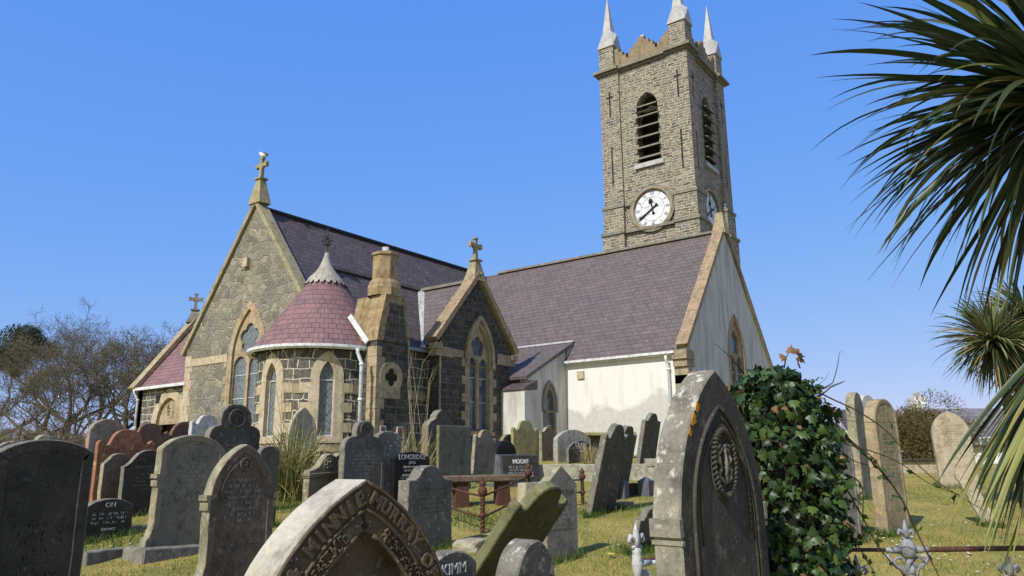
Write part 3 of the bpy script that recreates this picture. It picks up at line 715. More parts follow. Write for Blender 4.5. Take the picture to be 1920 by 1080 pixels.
# --- east-facing transept
TX, TY, TRZ = -16.45, 20.34, 6.32
fre = EAST(TX)
window(fre, TY+.12, 1.0, 3.5, 4.68, .56, .16, 'transept_window', 'pair', quoins=1, mat='sandstone', proud=.03, glassmat='window_glass')
tg = MB().plate([(TY-1.95, GZ), (TY+1.95, GZ), (TY+1.95, 3.98), (TY, TRZ+.02), (TY-1.95, 3.98)], [gothic(.68, 1.05, 3.5, 4.85, 10, TY+.12)], fre, 0, .45)
part(tg, 'transept_wall', 'basalt', 'dark rock-faced gable wall of the transept')
part(MB().box(-17.4, TX-.001, TY-1.93, TY-1.5, GZ, 3.9), 'side_wall', 'block_stone', 'sunlit stone side wall with pale pointing')
part(MB().box(-19, TX-.5, TY+1.5, TY+1.93, GZ, 3.9), 'side_wall', 'basalt')
hd = MB().plate(gothic(.78, 3.2, 3.5, 5.05, 12, TY+.12), [gothic(.66, 3.19, 3.5, 4.88, 12, TY+.12)], fre, -.12, .0)
part(hd, 'hood_mould', 'sandstone')
qq = MB(); z = GZ; i = 0
while z < 3.6:
    if i % 2 == 0 or True: qq.box(TX-.02, TX+.02, TY-1.97, TY-1.9, z, z+.3)
    z += .31; i += 1
qq.box(TX-.1, TX+.025, TY-1.97, TY-1.3, 3.4, 3.72); qq.box(TX-.1, TX+.025, TY+1.15, TY+1.97, 3.4, 3.8); qq.box(TX-.1, TX+.024, TY-1.4, TY-.75, 3.45, 3.7)
part(qq, 'dressed_stone', 'sandstone')
for s_ in (-1, 1): kn = MB(); kn.box(TX-.35, TX+.12, TY+s_*2.1-.16, TY+s_*2.1+.16, 3.62, 3.82); kn.box(TX-.3, TX+.06, TY+s_*2.06-.12, TY+s_*2.06+.12, 3.4, 3.615); part(kn, 'kneeler', 'coping_stone')
for k in (1, -1):
    rf = MB(); e = 2.15; sheet(rf, (-20.8, TY+k*e, TRZ-1.2*e), (TX-.12, TY+k*e, TRZ-1.2*e), (TX-.12, TY, TRZ), (-20.8, TY, TRZ)); part(rf, 'roof', 'slate_purple')
    coping((TX-.08, TY+k*2.28, 3.92), (TX-.08, TY+k*.02, TRZ+.24), .5, .17, (1, 0, 0), mat='coping_rust' if k < 0 else 'coping_stone')
part(MB().beam((-20.6, TY, TRZ+.02), (TX-.3, TY, TRZ+.02), .24, .1), 'ridge_tile', 'tower_trim')
cross((TX-.08, TY, 7.05), .85, (0, 1, 0), 'coping_stone', ped=.75)
# valley flashing where block roof meets transept roof
part(MB().beam((BX+.05, TY+.0, BR+.06), (BX+2.28, TY-2.12, BR-1.2*2.25+.05), .3, .03, (.4, -.4, 1)), 'lead_flashing', 'lead')
part(MB().beam((-17.3, TY-2.2, 3.72), (TX-.25, TY-2.2, 3.72), .12, .1), 'gutter', 'white_paint')
part(MB().beam((-16.93, 16.8, 3.58), (-16.93, 18.3, 3.58), .12, .1), 'gutter', 'grey_paint')

# --- rendered nave with its own gable to the east
NX, NS, NN, NRY, NRZ, NEZ = -10.6, 24.97, 34.3, 29.62, 9.33, 3.92
part(MB().box(-23, NX-.45, NS, NS+.5, GZ, 3.9), 'nave_wall', 'white_render', 'white rendered side wall')
fre = EAST(NX)
window(fre, 30.05, 1.5, 4.1, 5.6, .78, .2, 'nave_window', 'pair', mat='sandstone', glassmat='window_glass', proud=.03)
ng = MB().plate([(NS, GZ), (NN, GZ), (NN, NEZ), (NRY, NRZ+.02), (NS, NEZ)], [gothic(.94, 1.55, 4.1, 5.8, 10, 30.05)], fre, 0, .45)
part(ng, 'nave_gable', 'grey_render', 'weathered grey rendered gable end')
SLN = (NRZ-NEZ)/(NRY-NS)
for k in (-1, 1):
    e = NRY-NS+.12; rf = MB(); sheet(rf, (-26, NRY+k*e, NRZ-SLN*e), (NX-.3, NRY+k*e, NRZ-SLN*e), (NX-.3, NRY, NRZ), (-26, NRY, NRZ)); part(rf, 'roof', 'slate_purple')
    coping((NX-.12, NRY+k*4.78, NEZ-.0), (NX-.12, NRY+k*.02, NRZ+.22), .46, .17, (1, 0, 0), mat='coping_rust' if k < 0 else 'coping_stone', segs=12)
part(MB().beam((-22.5, NRY, NRZ+.03), (NX-.3, NRY, NRZ+.03), .3, .1), 'ridge_tile', 'tower_trim')
ap = MB(); ap.hexa([(NX-.42, NRY-.3, 9.2), (NX+.17, NRY-.3, 9.2), (NX+.17, NRY+.3, 9.2), (NX-.42, NRY+.3, 9.2)], [(NX-.25, NRY-.1, 10.15), (NX+.02, NRY-.1, 10.15), (NX+.02, NRY+.1, 10.15), (NX-.25, NRY+.1, 10.15)])
part(ap, 'apex_stone', 'coping_lichen'); part(MB().tube([(NX-.1, NRY, 10.1), (NX-.1, NRY, 10.5)], .015, 5), 'lightning_rod', 'iron_black')
cb2 = MB()
cb2.box(NX-.5, NX+.03, NS-.03, NS+.5, 2.6, 2.9); cb2.box(NX-.5, NX+.03, NS-.12, NS+.55, 3.2, 3.45); cb2.box(NX-.5, NX+.03, NS-.03, NS+.3, 1.6, 3.19); cb2.box(NX-.5, NX+.06, NS-.2, NS+.5, 3.46, 3.78)
part(cb2, 'corner_stone', 'coping_stone')
# white painted eaves gutter: half-round run with board
gu = MB(); gu.box(-15.6, NX-.42, NS-.16, NS-.0, 3.62, 3.75); gu.beam((-15.6, NS-.2, 3.72), (NX-.4, NS-.2, 3.72), .13, .09)
part(gu, 'gutter', 'white_paint', 'white eaves gutter of the nave')
def downpipe(x, y, z0, z1, mat='white_paint', off=(0, .2)):
    m = MB(); m.tube([(x-off[0], y-off[1], z1+.0), (x-off[0], y-off[1], z1-.12), (x, y, z1-.42), (x, y, z0)], .055, 10)
    for zz in (z1-.5, (z0+z1)/2, z0+.4): m.tube([(x, y, zz), (x, y, zz+.07)], .075, 10)
    return part(m, 'downpipe', mat, smooth=True)
downpipe(-11.3, NS-.08, 0, 3.6); downpipe(-17.05+.62, 14.95, .2, 3.25, off=(.05, .12)); downpipe(-16.98, 17.0, .3, 3.5, 'grey_paint', off=(-.05, 0))
part(MB().box(-15.15, -14.85, NS-.07, NS-.001, 3.05, 3.35), 'vent_box', 'sandstone_pale', 'small square vent stone under the nave gutter')

# --- lean-to annex between transept and nave
AX = -15.7
fre = EAST(AX)
window(fre, 23.75, .6, 2.1, 2.62, .28, .14, 'annex_window', 'lancet', mat='tower_trim', depth=.18, sill=False)
aw = MB().plate([(22.35, GZ), (24.965, GZ), (24.965, 4.25), (22.35, 3.0)], [gothic(.4, .62, 2.1, 2.72, 10, 23.75)], fre, 0, .35)
part(aw, 'annex_wall', 'grey_render', 'small lean-to gable with a hooded window')
part(MB().plate(gothic(.5, 1.8, 2.1, 2.95, 10, 23.75), [gothic(.4, 1.75, 2.1, 2.82, 10, 23.75)], fre, -.07, .0), 'hood_mould', 'tower_trim')
part(MB().box(-19, AX-.36, 22.35, 22.7, GZ, 2.95), 'side_wall', 'basalt')
rf = MB(); sheet(rf, (-19.2, 22.1, 2.98), (AX+.12, 22.1, 2.98), (AX+.12, 25.45, 4.62), (-19.2, 25.45, 4.62), .12); part(rf, 'roof', 'slate_purple')
part(MB().beam((-19.2, 25.46, 4.66), (AX+.1, 25.46, 4.66), .2, .05, (0, -.3, 1)), 'lead_flashing', 'white_paint')
part(MB().hexa([(AX-.35, 24.98, 3.95), (AX+.09, 24.98, 3.95), (AX+.09, 25.4, 4.4), (AX-.35, 25.4, 4.4)], [(AX-.35, 24.98, 4.3), (AX+.09, 24.98, 4.3), (AX+.09, 25.4, 4.5), (AX-.35, 25.4, 4.5)]), 'cheek', 'grey_paint')
bt = MB().box(AX-.9, AX+.28, 21.75, 22.34, GZ, 2.45); part(bt, 'buttress', 'grey_render')
part(MB().hexa([(AX-.95, 21.68, 2.46), (AX+.33, 21.68, 2.46), (AX+.33, 22.5, 2.5), (AX-.95, 22.5, 2.5)], [(AX-.95, 21.68, 2.52), (AX+.33, 21.68, 2.52), (AX+.33, 22.5, 2.85), (AX-.95, 22.5, 2.85)]), 'buttress_cap', 'slate_dark')

# --- porch on the west side
PX0, PX1, PY, PR, PRY = -33.0, WX-WW, 17.0, 6.45, 19.35
fr = SOUTH(PY)
pcx = -30.35
dop = gothic(.95, -.6, 1.7, 2.75, 10, pcx)
pw = MB().plate([(PX0, GZ), (PX1, GZ), (PX1, 3.35), (PX0, 3.35)], [gothic(1.05, GZ+.001, 1.7, 2.85, 10, pcx)], fr, 0, .4)
part(pw, 'porch_wall', 'block_stone')
part(MB().plate(gothic(1.3, GZ, 1.7, 3.1, 10, pcx), [gothic(.9, GZ-.01, 1.7, 2.72, 10, pcx)], fr, -.03, .25), 'porch_arch', 'sandstone_pale')
part(MB().plate(gothic(.92, 1.62, 1.7, 2.72, 10, pcx), [], fr, .1, .25), 'tympanum', 'sandstone', 'carved pale stone panel over the porch door')
cv = MB()
for i in range(9):
    a = i*.7; cv.tube([(pcx+.12*math.cos(a), PY+.085, 2.1+.18*math.sin(a*1.3)), (pcx+.2*math.cos(a+.8), PY+.075, 2.12+.24*math.sin(a+.5))], .03, 5)
part(cv, 'carving', 'sandstone_pale', smooth=True)
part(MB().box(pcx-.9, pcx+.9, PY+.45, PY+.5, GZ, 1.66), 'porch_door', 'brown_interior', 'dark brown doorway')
part(MB().plate([(PY, GZ), (PY+4.7, GZ), (PY+4.7, 3.35), (PRY, PR), (PY, 3.35)], [], (Vector((PX0, 0, 0)), Vector((0, 1, 0)), Vector((-1, 0, 0))), 0, .4), 'porch_gable', 'block_stone')
for k in (-1, 1):
    rf = MB(); e = 2.5; sheet(rf, (PX0+.2, PRY+k*e, PR-1.3*e), (PX1, PRY+k*e, PR-1.3*e), (PX1, PRY, PR), (PX0+.2, PRY, PR)); part(rf, 'roof', 'slate_red')
    coping((PX0-.02, PRY+k*2.65, 3.2), (PX0-.02, PRY+k*.02, PR+.22), .5, .18, (1, 0, 0), mat='sandstone')
cross((PX0-.02, PRY, 7.15), .8, (.5, .866, 0), 'tower_trim', ped=.6)
part(MB().beam((PX0+.15, PY-.22, 3.2), (PX1, PY-.22, 3.2), .13, .12), 'gutter', 'white_paint'); downpipe(PX0+.2, PY-.1, -.2, 3.2)
lm = MB(); lx, lz = -30.55, 2.65
lm.tube([(lx, PY, lz+.3), (lx, PY-.3, lz+.36), (lx, PY-.42, lz+.22)], .018, 5); c0 = Vector((lx, PY-.42, 0))
lm.lathe([(.03, lz+.22), (.13, lz+.12), (.10, lz+.1), (.06, lz-.16), (.02, lz-.2)], c0, 6, cap=True); part(lm, 'porch_lantern', 'iron_black')

# --- clock tower
TX0, TX1, TY0, TY1 = -18.86, -13.58, 34.42, 39.75
CB = 21.25
twr = MB().box(TX0+.16, TX1-.16, TY0+.16, TY1-.16, GZ, CB)
HOLE = None
# south and east faces get real belfry openings
twr = MB()
ocx, ocy = (TX0+TX1)/2+.12, (TY0+TY1)/2
op = lambda c: gothic(.62, 15.5, 18.7, 19.55, 10, c)
twr.plate([(TX0+.16, GZ), (TX1-.16, GZ), (TX1-.16, CB), (TX0+.16, CB)], [op(ocx)], SOUTH(TY0+.16), 0, .6)
twr.plate([(TY0+.77, GZ), (TY1-.16, GZ), (TY1-.16, CB), (TY0+.77, CB)], [op(ocy)], EAST(TX1-.16), 0, .6)
twr.box(TX0+.16, TX0+.75, TY0+.77, TY1-.16, GZ, CB); twr.box(TX0+.76, TX1-.77, TY1-.75, TY1-.16, GZ, CB)
part(twr, 'tower_wall', 'tower_stone', 'square tower of thin brown rubble courses')
pl = MB(); pw_ = 1.18
for (x0, x1) in ((TX0, TX0+pw_), (TX1-pw_, TX1)):
    for (y0, y1) in ((TY0, TY0+pw_), (TY1-pw_, TY1)):
        for (za, zb, g) in ((GZ, 11.75, .12), (11.9, 13.25, .06), (13.4, CB, 0)):
            pl.box(x0-(g if x0 == TX0 else 0), x1+(g if x1 == TX1 else 0), y0-(g if y0 == TY0 else 0), y1+(g if y1 == TY1 else 0), za, zb)
for (xa, xb) in ((TX0+.16, TX1-.16),):
    pass
part(pl, 'tower_pier', 'tower_stone')
str_ = MB()
def ringband(z0, z1, o, i_=.16, parts='both'):
    """string course stepping out round the corner piers"""
    for (x0, x1, y0, y1) in ((TX0-o, TX0+pw_+.06, TY0-o, TY0+pw_+.06), (TX1-pw_-.06, TX1+o, TY0-o, TY0+pw_+.06), (TX1-pw_-.06, TX1+o, TY1-pw_-.06, TY1+o), (TX0-o, TX0+pw_+.06, TY1-pw_-.06, TY1+o)):
        str_.box(x0, x1, y0, y1, z0, z1)
    if parts == 'both':
        m = i_-o
        str_.box(TX0+pw_+.07, TX1-pw_-.07, TY0+m, TY0+.5, z0+.004, z1-.004); str_.box(TX1-.5, TX1-m, TY0+pw_+.07, TY1-pw_-.07, z0+.004, z1-.004)
        str_.box(TX0+m, TX0+.5, TY0+pw_+.07, TY1-pw_-.07, z0+.004, z1-.004)
ringband(11.75, 11.9, .2); ringband(13.25, 13.4, .12, parts='piers')
for (xa, xb) in ((TX0+pw_+.07, TX0+pw_+.42), (TX1-pw_-.42, TX1-pw_-.07)): str_.box(xa, xb, TY0+.02, TY0+.4, 13.254, 13.396)
ringband(CB, CB+.12, .1); ringband(CB+.122, CB+.27, .28); ringband(CB+.272, CB+.34, .2)
part(str_, 'string_course', 'tower_trim')
# pinnacle piers with metal spires
pn_w = .92
for (px_, py_) in ((TX0+.47, TY0+.47), (TX1-.47, TY0+.47), (TX1-.47, TY1-.47)):
    h_ = pn_w/2; m = MB().box(px_-h_, px_+h_, py_-h_, py_+h_, CB+.34, 23.0); pp = part(m, 'pinnacle', 'tower_stone')
    sp = MB(); q = h_+.07
    base = [(px_+sx*q, py_+sy*q, 23.0) for sx, sy in ((-1, -1), (1, -1), (1, 1), (-1, 1))]
    lo = [(a, b, 23.12) for a, b, c in base]
    # four gablets between corner valleys, then an octagonal-looking needle
    vs_ = list(base); mid = []
    corners = [Vector(p) for p in base]; r0 = .26
    neck = [Vector((px_+sx*r0, py_+sy*r0, 24.1)) for sx, sy in ((-1, -1), (1, -1), (1, 1), (-1, 1))]
    gab = [Vector((px_+dx*q, py_+dy*q, 23.9)) for dx, dy in ((0, -1), (1, 0), (0, 1), (-1, 0))]
    tip = Vector((px_, py_, 26.6)); V_ = corners+neck+gab+[tip, Vector((px_, py_, 23.0))]
    F_ = []
    for i in range(4):
        j = (i+1) % 4
        F_ += [(i, j, 8+i), (i, 8+i, 4+i), (8+i, j, 4+j), (4+i, 8+i, 4+j), (4+i, 4+j, 12)]
    F_ += [(3, 2, 1, 0)]
    sp.add(V_, F_); part(sp, 'spire', 'lead', 'pale metal spire', parent=pp)
# stepped parapets
def parapet(frm, a, b, nm='parapet'):
    c = (a+b)/2; L = (b-a)/2; prof = [(a, CB+.34), (b, CB+.34)]
    steps = [(1., 22.0), (.72, 22.25), (.72, 22.25), (.44, 22.55), (.2, 22.9)]
    st_ = [(1., 22.35), (.82, 22.1), (.55, 22.35), (.33, 22.62), (.12, 22.95)]
    up = [(b, 22.75), (b-.25, 22.75), (b-.25, 22.5), (b-.5, 22.5), (b-.5, 22.25), (b-.85, 22.25), (b-.85, 22.0), (c+.95, 22.0), (c+.95, 22.25), (c+.7, 22.25), (c+.7, 22.5), (c+.45, 22.5), (c+.45, 22.72), (c+.2, 22.72), (c+.2, 22.95)]
    pts = prof+up+[(2*c-p[0], p[1]) for p in up[::-1]]
    m = MB().plate(pts, [], frm, 0, .35); part(m, nm, 'parapet_render')
parapet(SOUTH(TY0+.1), TX0+.5+pn_w/2+.01, TX1-.5-pn_w/2-.01); parapet(EAST(TX1-.1), TY0+.5+pn_w/2+.01, TY1-.5-pn_w/2-.01)
parapet((Vector((0, TY1-.1, 0)), Vector((1, 0, 0)), Vector((0, 1, 0))), TX0+.5+pn_w/2+.01, TX1-.5-pn_w/2-.01)
parapet((Vector((TX0+.1, 0, 0)), Vector((0, 1, 0)), Vector((-1, 0, 0))), TY0+.5+pn_w/2+.01, TY1-.5)
part(MB().box(TX0+.5, TX1-.5, TY0+.5, TY1-.5, CB-.2, CB+.3), 'tower_roof', 'lead')
part(MB().box(-16.28, -16.06, TY0+.2, TY0+.36, 22.95, 23.12), 'metal_stub', 'lead')
for frm, c in ((SOUTH(TY0+.16), ocx), (EAST(TX1-.16), ocy)):
    s = part(MB().plate(gothic(.95, 18.55, 18.7, 20.0, 12, c), [gothic(.63, 18.5, 18.7, 19.56, 12, c)], frm, -.02, .1), 'belfry_opening', 'tower_stone')
    part(MB().plate([(c-.85, 15.22), (c+.85, 15.22), (c+.85, 15.48), (c-.85, 15.48)], [], frm, -.14, .2), 'sill', 'lead', parent=s)
    o_, u, nn = frm
    for i in range(6):
        z = 15.66+i*.6; hw_ = .75 if i < 5 else .66; m = MB()
        p0 = o_+u*(c-hw_)+nn*.26; p1 = o_+u*(c+hw_)+nn*.26; q0 = o_+u*(c-hw_+.18)-nn*.24; q1 = o_+u*(c+hw_-.18)-nn*.24
        lo = [p0+Vector((0, 0, z)), p1+Vector((0, 0, z)), q1+Vector((0, 0, z+.3)), q0+Vector((0, 0, z+.3))]
        m.hexa(lo, [p+Vector((0, 0, .045)) for p in lo]); part(m, 'louvre', 'tower_trim', parent=s)
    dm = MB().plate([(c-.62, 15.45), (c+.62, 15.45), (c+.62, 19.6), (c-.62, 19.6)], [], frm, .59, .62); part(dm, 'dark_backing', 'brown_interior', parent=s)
# cross-shaped and slit openings
def slit(frm, c, z0, z1, crossed):
    sl2 = MB()
    sl2.plate([(c-.045, z0), (c+.045, z0), (c+.045, z1), (c-.045, z1)], [], frm, -.006, .02)
    if crossed: sl2.plate([(c-.2, z1-.42), (c+.2, z1-.42), (c+.2, z1-.3), (c-.2, z1-.3)], [], frm, -.01, .02)
    part(sl2, 'arrow_slit', 'brown_interior')
for c in (TX0+.6, TX1-.6): slit(SOUTH(TY0), c, 18.6, 20.2, True); slit(SOUTH(TY0), c, 14.6, 16.8, False)
for c in (TY0+.6, TY1-.6): slit(EAST(TX1), c, 18.6, 20.2, True); slit(EAST(TX1), c, 14.6, 16.8, False)
CK = .9
def clock(frm, c, z):
    o_, u, nn = frm; Zv = Vector((0, 0, 1)); ctr = o_+u*c+Zv*z
    ring = part(MB().plate(circ(c, z, 1.42*CK, 48), [circ(c, z, 1.16*CK, 48)], frm, -.14, .1), 'clock', 'tower_trim', 'round white clock face in a moulded stone ring')
    part(MB().plate(circ(c, z, 1.165*CK, 48), [], frm, -.02, .05), 'dial', 'clock_white', parent=ring)
    part(MB().plate(circ(c, z, 1.3*CK, 48), [circ(c, z, 1.2*CK, 48)], frm, -.17, -.13), 'moulding', 'sandstone', parent=ring)
    num = MB()
    rom = ['XII', 'I', 'II', 'III', 'IIII', 'V', 'VI', 'VII', 'VIII', 'IX', 'X', 'XI']
    for i, t in enumerate(rom):
        a = math.pi/2-2*math.pi*i/12; rd_ = u*math.cos(a)+Zv*math.sin(a); tg_ = u*math.sin(a)-Zv*math.cos(a)
        mtx = Matrix(((tg_.x*.62, rd_.x, nn.x, 0), (tg_.y*.62, rd_.y, nn.y, 0), (tg_.z*.62, rd_.z, nn.z, 0), (0, 0, 0, 1)))
        mtx = Matrix.Translation(ctr+rd_*.93*CK+nn*.027) @ mtx
        add_text(num, t, .34*CK, mtx, .003)
    num.plate(circ(c, z, 1.12*CK, 48), [circ(c, z, 1.098*CK, 48)], frm, -.032, -.021); num.plate(circ(c, z, .75*CK, 48), [circ(c, z, .735*CK, 48)], frm, -.032, -.021)
    for i in range(60):
        a = 2*math.pi*i/60; p = ctr+nn*.027+(u*math.cos(a)+Zv*math.sin(a))*1.08*CK; q = ctr+nn*.027+(u*math.cos(a)+Zv*math.sin(a))*1.12*CK
        num.beam(p, q, .018, .006, nn)
    for i in range(5):
        a = math.pi/2+2*math.pi*i/5; a2 = a+2*math.pi/5
        p = ctr+nn*.024+(u*math.cos(a)+Zv*math.sin(a))*.42*CK; q = ctr+nn*.024+(u*math.cos(a2)+Zv*math.sin(a2))*.42*CK; num.beam(p, q, .012, .004, nn)
        num.beam(p, ctr+nn*.024+(u*math.cos(a)+Zv*math.sin(a))*.73*CK, .012, .004, nn)
    part(num, 'numerals', 'clock_black', parent=ring)
    for (turn, L, wd, dd) in ((11.65/12, .66, .1, .05), (39.5/60, 1.08, .075, .07)):
        a = math.pi/2-2*math.pi*turn; rd_ = u*math.cos(a)+Zv*math.sin(a); m = MB()
        tg2 = rd_.cross(nn)
        def hp(l_, s_): return ctr+nn*dd+rd_*l_*CK+tg2*s_*CK
        def poly(ps): m.add([hp(*p) for p in ps]+[hp(*p)+nn*.02 for p in ps], [tuple(range(len(ps)))[::-1], tuple(range(len(ps), 2*len(ps)))]+[(i, (i+1) % len(ps), (i+1) % len(ps)+len(ps), i+len(ps)) for i in range(len(ps))])
        if L < .8:
            poly([(-.3, -.03), (-.3, .03), (.42, .05), (.42, -.05)]); poly([(.38, -.15), (.38, .15), (.52, .12), (.68, 0), (.52, -.12)]); poly([(-.34, -.1), (-.34, .1), (-.2, .05), (-.2, -.05)])
        else:
            poly([(-.35, -.05), (-.35, .05), (.3, .035), (.85, .06), (1.08, .015), (1.08, -.015), (.85, -.06), (.3, -.035)]); poly([(-.4, -.11), (-.4, .11), (-.24, .03), (-.24, -.03)])
        part(m, 'hand', 'clock_black', parent=ring)
clock(SOUTH(TY0+.16), -16.08, 12.85); clock(EAST(TX1-.16), 36.6, 12.75)

# ------------------------------------------------------------------ gull on the cross
def gull():
    p = Vector((WX+.0, WY+.1, 11.305)); t = thing('gull', 'white gull perched on top of the tall gable cross', 'bird', p)
    t['_w'] = 0
    ax = Vector((1, .15, 0)).normalized(); m = MB()
    pts = [(-.20, .235), (-.15, .24), (-.10, .20), (-.05, .15), (.02, .12), (.12, .11), (.22, .09), (.30, .075)]
    m.tube([ax*a+Vector((0, 0, b)) for a, b in pts], [.02, .052, .05, .08, .11, .095, .05, .012], 10)
    m.build('body', 'bird_white', t, smooth=True)
    wg = MB(); wg.tube([ax*a+Vector((0, 0, b))+Vector((0, -.03, 0)) for a, b in ((0, .16), (.1, .15), (.22, .115), (.34, .07))], [.03, .07, .045, .008], 8)
    wg.build('wing', 'bird_grey', t, smooth=True)
    MB().tube([ax*-.2+Vector((0, 0, .232)), ax*-.26+Vector((0, 0, .222))], [.014, .004], 6).build('beak', 'petal_yellow', t)
    lg = MB()
    for s_ in (-.02, .02): lg.tube([ax*.03+Vector((0, s_, .06)), ax*.03+Vector((0, s_, 0))], .006, 4)
    lg.build('leg', 'petal_yellow', t)
gull()

# ------------------------------------------------------------------ headstones
PROF = dict(
 rect=[(1, 0), (0, 0)],
 lobed=[(1, -.52), (.97, -.42), (.90, -.38), (.83, -.42), (.78, -.5), (.70, -.54), (.60, -.5), (.54, -.36), (.46, -.2), (.36, -.09), (.2, -.02), (0, 0)],
 ogee=[(1, -.62), (.9, -.58), (.78, -.48), (.62, -.3), (.45, -.12), (.25, -.03), (0, 0)],
 shoulder=[(1, -.42), (.66, -.42), (.64, -.38), (.55, -.34), (.46, -.2), (.34, -.08), (.18, -.02), (0, 0)],
 gable=[(1, -.78), (0, 0)],
 medal=[(.96, -1.25), (1, -1.05), (.97, -.85), (.85, -.7), (.68, -.62), (.5, -.6), (.42, -.56), (.45, -.42), (.42, -.25), (.3, -.09), (.15, -.02), (0, 0)],
 trefoil=[(1, -1.3), (1.02, -1.1), (.97, -.92), (.84, -.8), (.68, -.76), (.6, -.74), (.62, -.55), (.56, -.3), (.4, -.1), (.2, -.02), (0, 0)],
 hat=[(1, -.95), (.98, -.8), (.8, -.62), (.55, -.5), (.42, -.42), (.42, -.3), (.3, -.2), (.18, -.08), (0, 0)],
 scroll=[(1, -.55), (.98, -.46), (.8, -.44), (.62, -.36), (.5, -.2), (.36, -.05), (.2, 0), (.08, -.06), (0, -.1)])
def arc_prof(kind, k):
    n = 12; out = []
    if kind == 'gothic':
        H = k; r_ = (1+H*H)/2; ang = math.asin(min(1, H/r_))
        for i in range(n+1): out.append((1-r_+r_*math.cos(ang*i/n), -H+r_*math.sin(ang*i/n)))
    elif kind == 'point':
        H = k; L = math.hypot(1, H); nx, ny = H/L, 1/L
        for i in range(n+1): t = i/n; b = .13*L*4*t*(1-t); out.append((1-t+nx*b, -H*(1-t)+ny*b))
    elif kind == 'round':
        for i in range(n+1): a = math.pi/2*i/n; out.append((math.cos(a), -k+k*math.sin(a)))
    else:
        r_ = (1+k*k)/(2*k); a0 = math.asin(1/r_)
        for i in range(n+1): a = a0*(1-i/n); out.append((r_*math.sin(a), -r_+r_*math.cos(a)))
    return out
def outline(w, h, prof, k=.3, flare=0., notch=None, sink=.3):
    pr = PROF[prof] if prof in PROF else arc_prof(prof, k)
    hw = w/2; half = [(x*hw, h+y*hw) for x, y in pr]
    ytop = half[0][1]; base = [(hw, -sink)]
    if flare:
        base = [(hw+flare, -sink), (hw+flare, .12), (hw+flare*.9, .16), (hw+flare*.35, .2), (hw, .3)]
    yy = base[-1][1]+.08
    while yy < ytop-.04: base.append((hw, yy)); yy += .08
    right = base+half; left = [(-x, y) for x, y in right[::-1][1:]] if abs(right[-1][0]) < 1e-6 else [(-x, y) for x, y in right[::-1]]
    return right+left
def offset(pts, d):
    n = len(pts); out = []
    for i in range(n):
        a, b, c = Vector(pts[i-1]), Vector(pts[i]), Vector(pts[(i+1) % n])
        e1 = (b-a); e2 = (c-b)
        if e1.length < 1e-6 or e2.length < 1e-6: out.append(tuple(b)); continue
        e1.normalize(); e2.normalize(); n1 = Vector((-e1.y, e1.x)); n2 = Vector((-e2.y, e2.x)); m = n1+n2
        if m.length < .3: m = n1
        m.normalize(); k = min(1.6, 1/max(.4, m.dot(n1))); out.append(tuple(b+m*d*k))
    return out
def slab(pts, t, c=.008, border=0., rec=.008, rough=.002, seed=0, fillfront=True):
    """upright slab: outline (counter-clockwise), front at y=0 looking towards -y, thickness t"""
    rnd = random.Random(seed)
    if rough: pts = [(x+(mnoise.noise(Vector((x*9, y*9, seed)))+.5*rnd.uniform(-1, 1))*rough, y+(mnoise.noise(Vector((x*9, y*9, seed+9.3))))*rough) for x, y in pts]
    mb = MB(); loops = []
    o1 = offset(pts, c)
    front = [(pts, c), (o1, 0)]
    if border:
        o2 = offset(pts, border); o3 = offset(pts, border+.006)
        front += [(o2, 0), (o3, rec)]
    stack = [(o1, t), (pts, t-c)]+front
    for lp, y in stack: loops.append(len(mb.v)); mb.v += [Vector((x, y, z)) for x, z in lp]
    n = len(pts); mb.nside = 3*n
    for a, b in zip(loops[:-1], loops[1:]):
        for i in range(n): j = (i+1) % n; mb.f.append((a+i, b+i, b+j, a+j))
    for k, (lp, y) in ((0, stack[0]), (len(stack)-1, stack[-1])):
        tr = tessellate_polygon([[Vector((x, z, 0)) for x, z in lp]])
        for t3 in tr:
            mb.f.append(tuple(loops[k]+i for i in t3))
    return mb
def strokes(mb, w, z0, z1, size=.026, gap=1.9, y=-.0015, rnd=None, fill=.85, italic=.1):
    z = z1
    while z > z0:
        lw = w*rnd.uniform(.55, 1.)*(.6 if rnd.random() < .15 else 1); x = -lw/2
        while x < lw/2:
            if rnd.random() < .14: x += size*.8; continue
            cw = size*.62; th = size*.14
            for _ in range(rnd.choice((2, 2, 3))):
                k = rnd.randrange(5)
                if k == 0: a, b = (0, 0), (0, 1)
                elif k == 1: a, b = (cw*.8, 0), (cw*.8, 1)
                elif k == 2: yy = rnd.choice((0, .5, 1)); a, b = (0, yy), (cw*.8, yy)
                elif k == 3: a, b = (0, 0), (cw*.8, 1)
                else: a, b = (0, 1), (cw*.8, .3)
                p = Vector((x+a[0], z+a[1]*size)); q = Vector((x+b[0], z+b[1]*size)); d = q-p
                if d.length < 1e-5: continue
                nrm = Vector((-d.y, d.x)).normalized()*th/2
                mb.add([(p.x-nrm.x, y, p.y-nrm.y), (q.x-nrm.x, y, q.y-nrm.y), (q.x+nrm.x, y, q.y+nrm.y), (p.x+nrm.x, y, p.y+nrm.y)], [(0, 1, 2, 3)])
            x += size*.86
        z -= size*gap
SIDE = dict(black='sidedark', polished='polished', granite='sidedark', charcoal='sidedark', green='sidegreen', olive='side', brown='side', grey='side', slateg='sidegreen', bigstone='bigside', murray='murrayside', lichenrock='lichenrock')  # edge stones paler than the faces: weathering plus sunlight painted in
def sunlit_weathered_edges(o, mat):
    """second material slot for the top and side faces, paler from weathering, with sunlight also put into the colour"""
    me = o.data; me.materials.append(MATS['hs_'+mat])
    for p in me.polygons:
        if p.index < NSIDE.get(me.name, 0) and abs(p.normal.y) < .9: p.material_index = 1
FRONT = Matrix(((1, 0, 0, 0), (0, 0, -1, 0), (0, 1, 0, 0), (0, 0, 0, 1)))     # text plane (x,y) -> stone front (x,z), facing -y
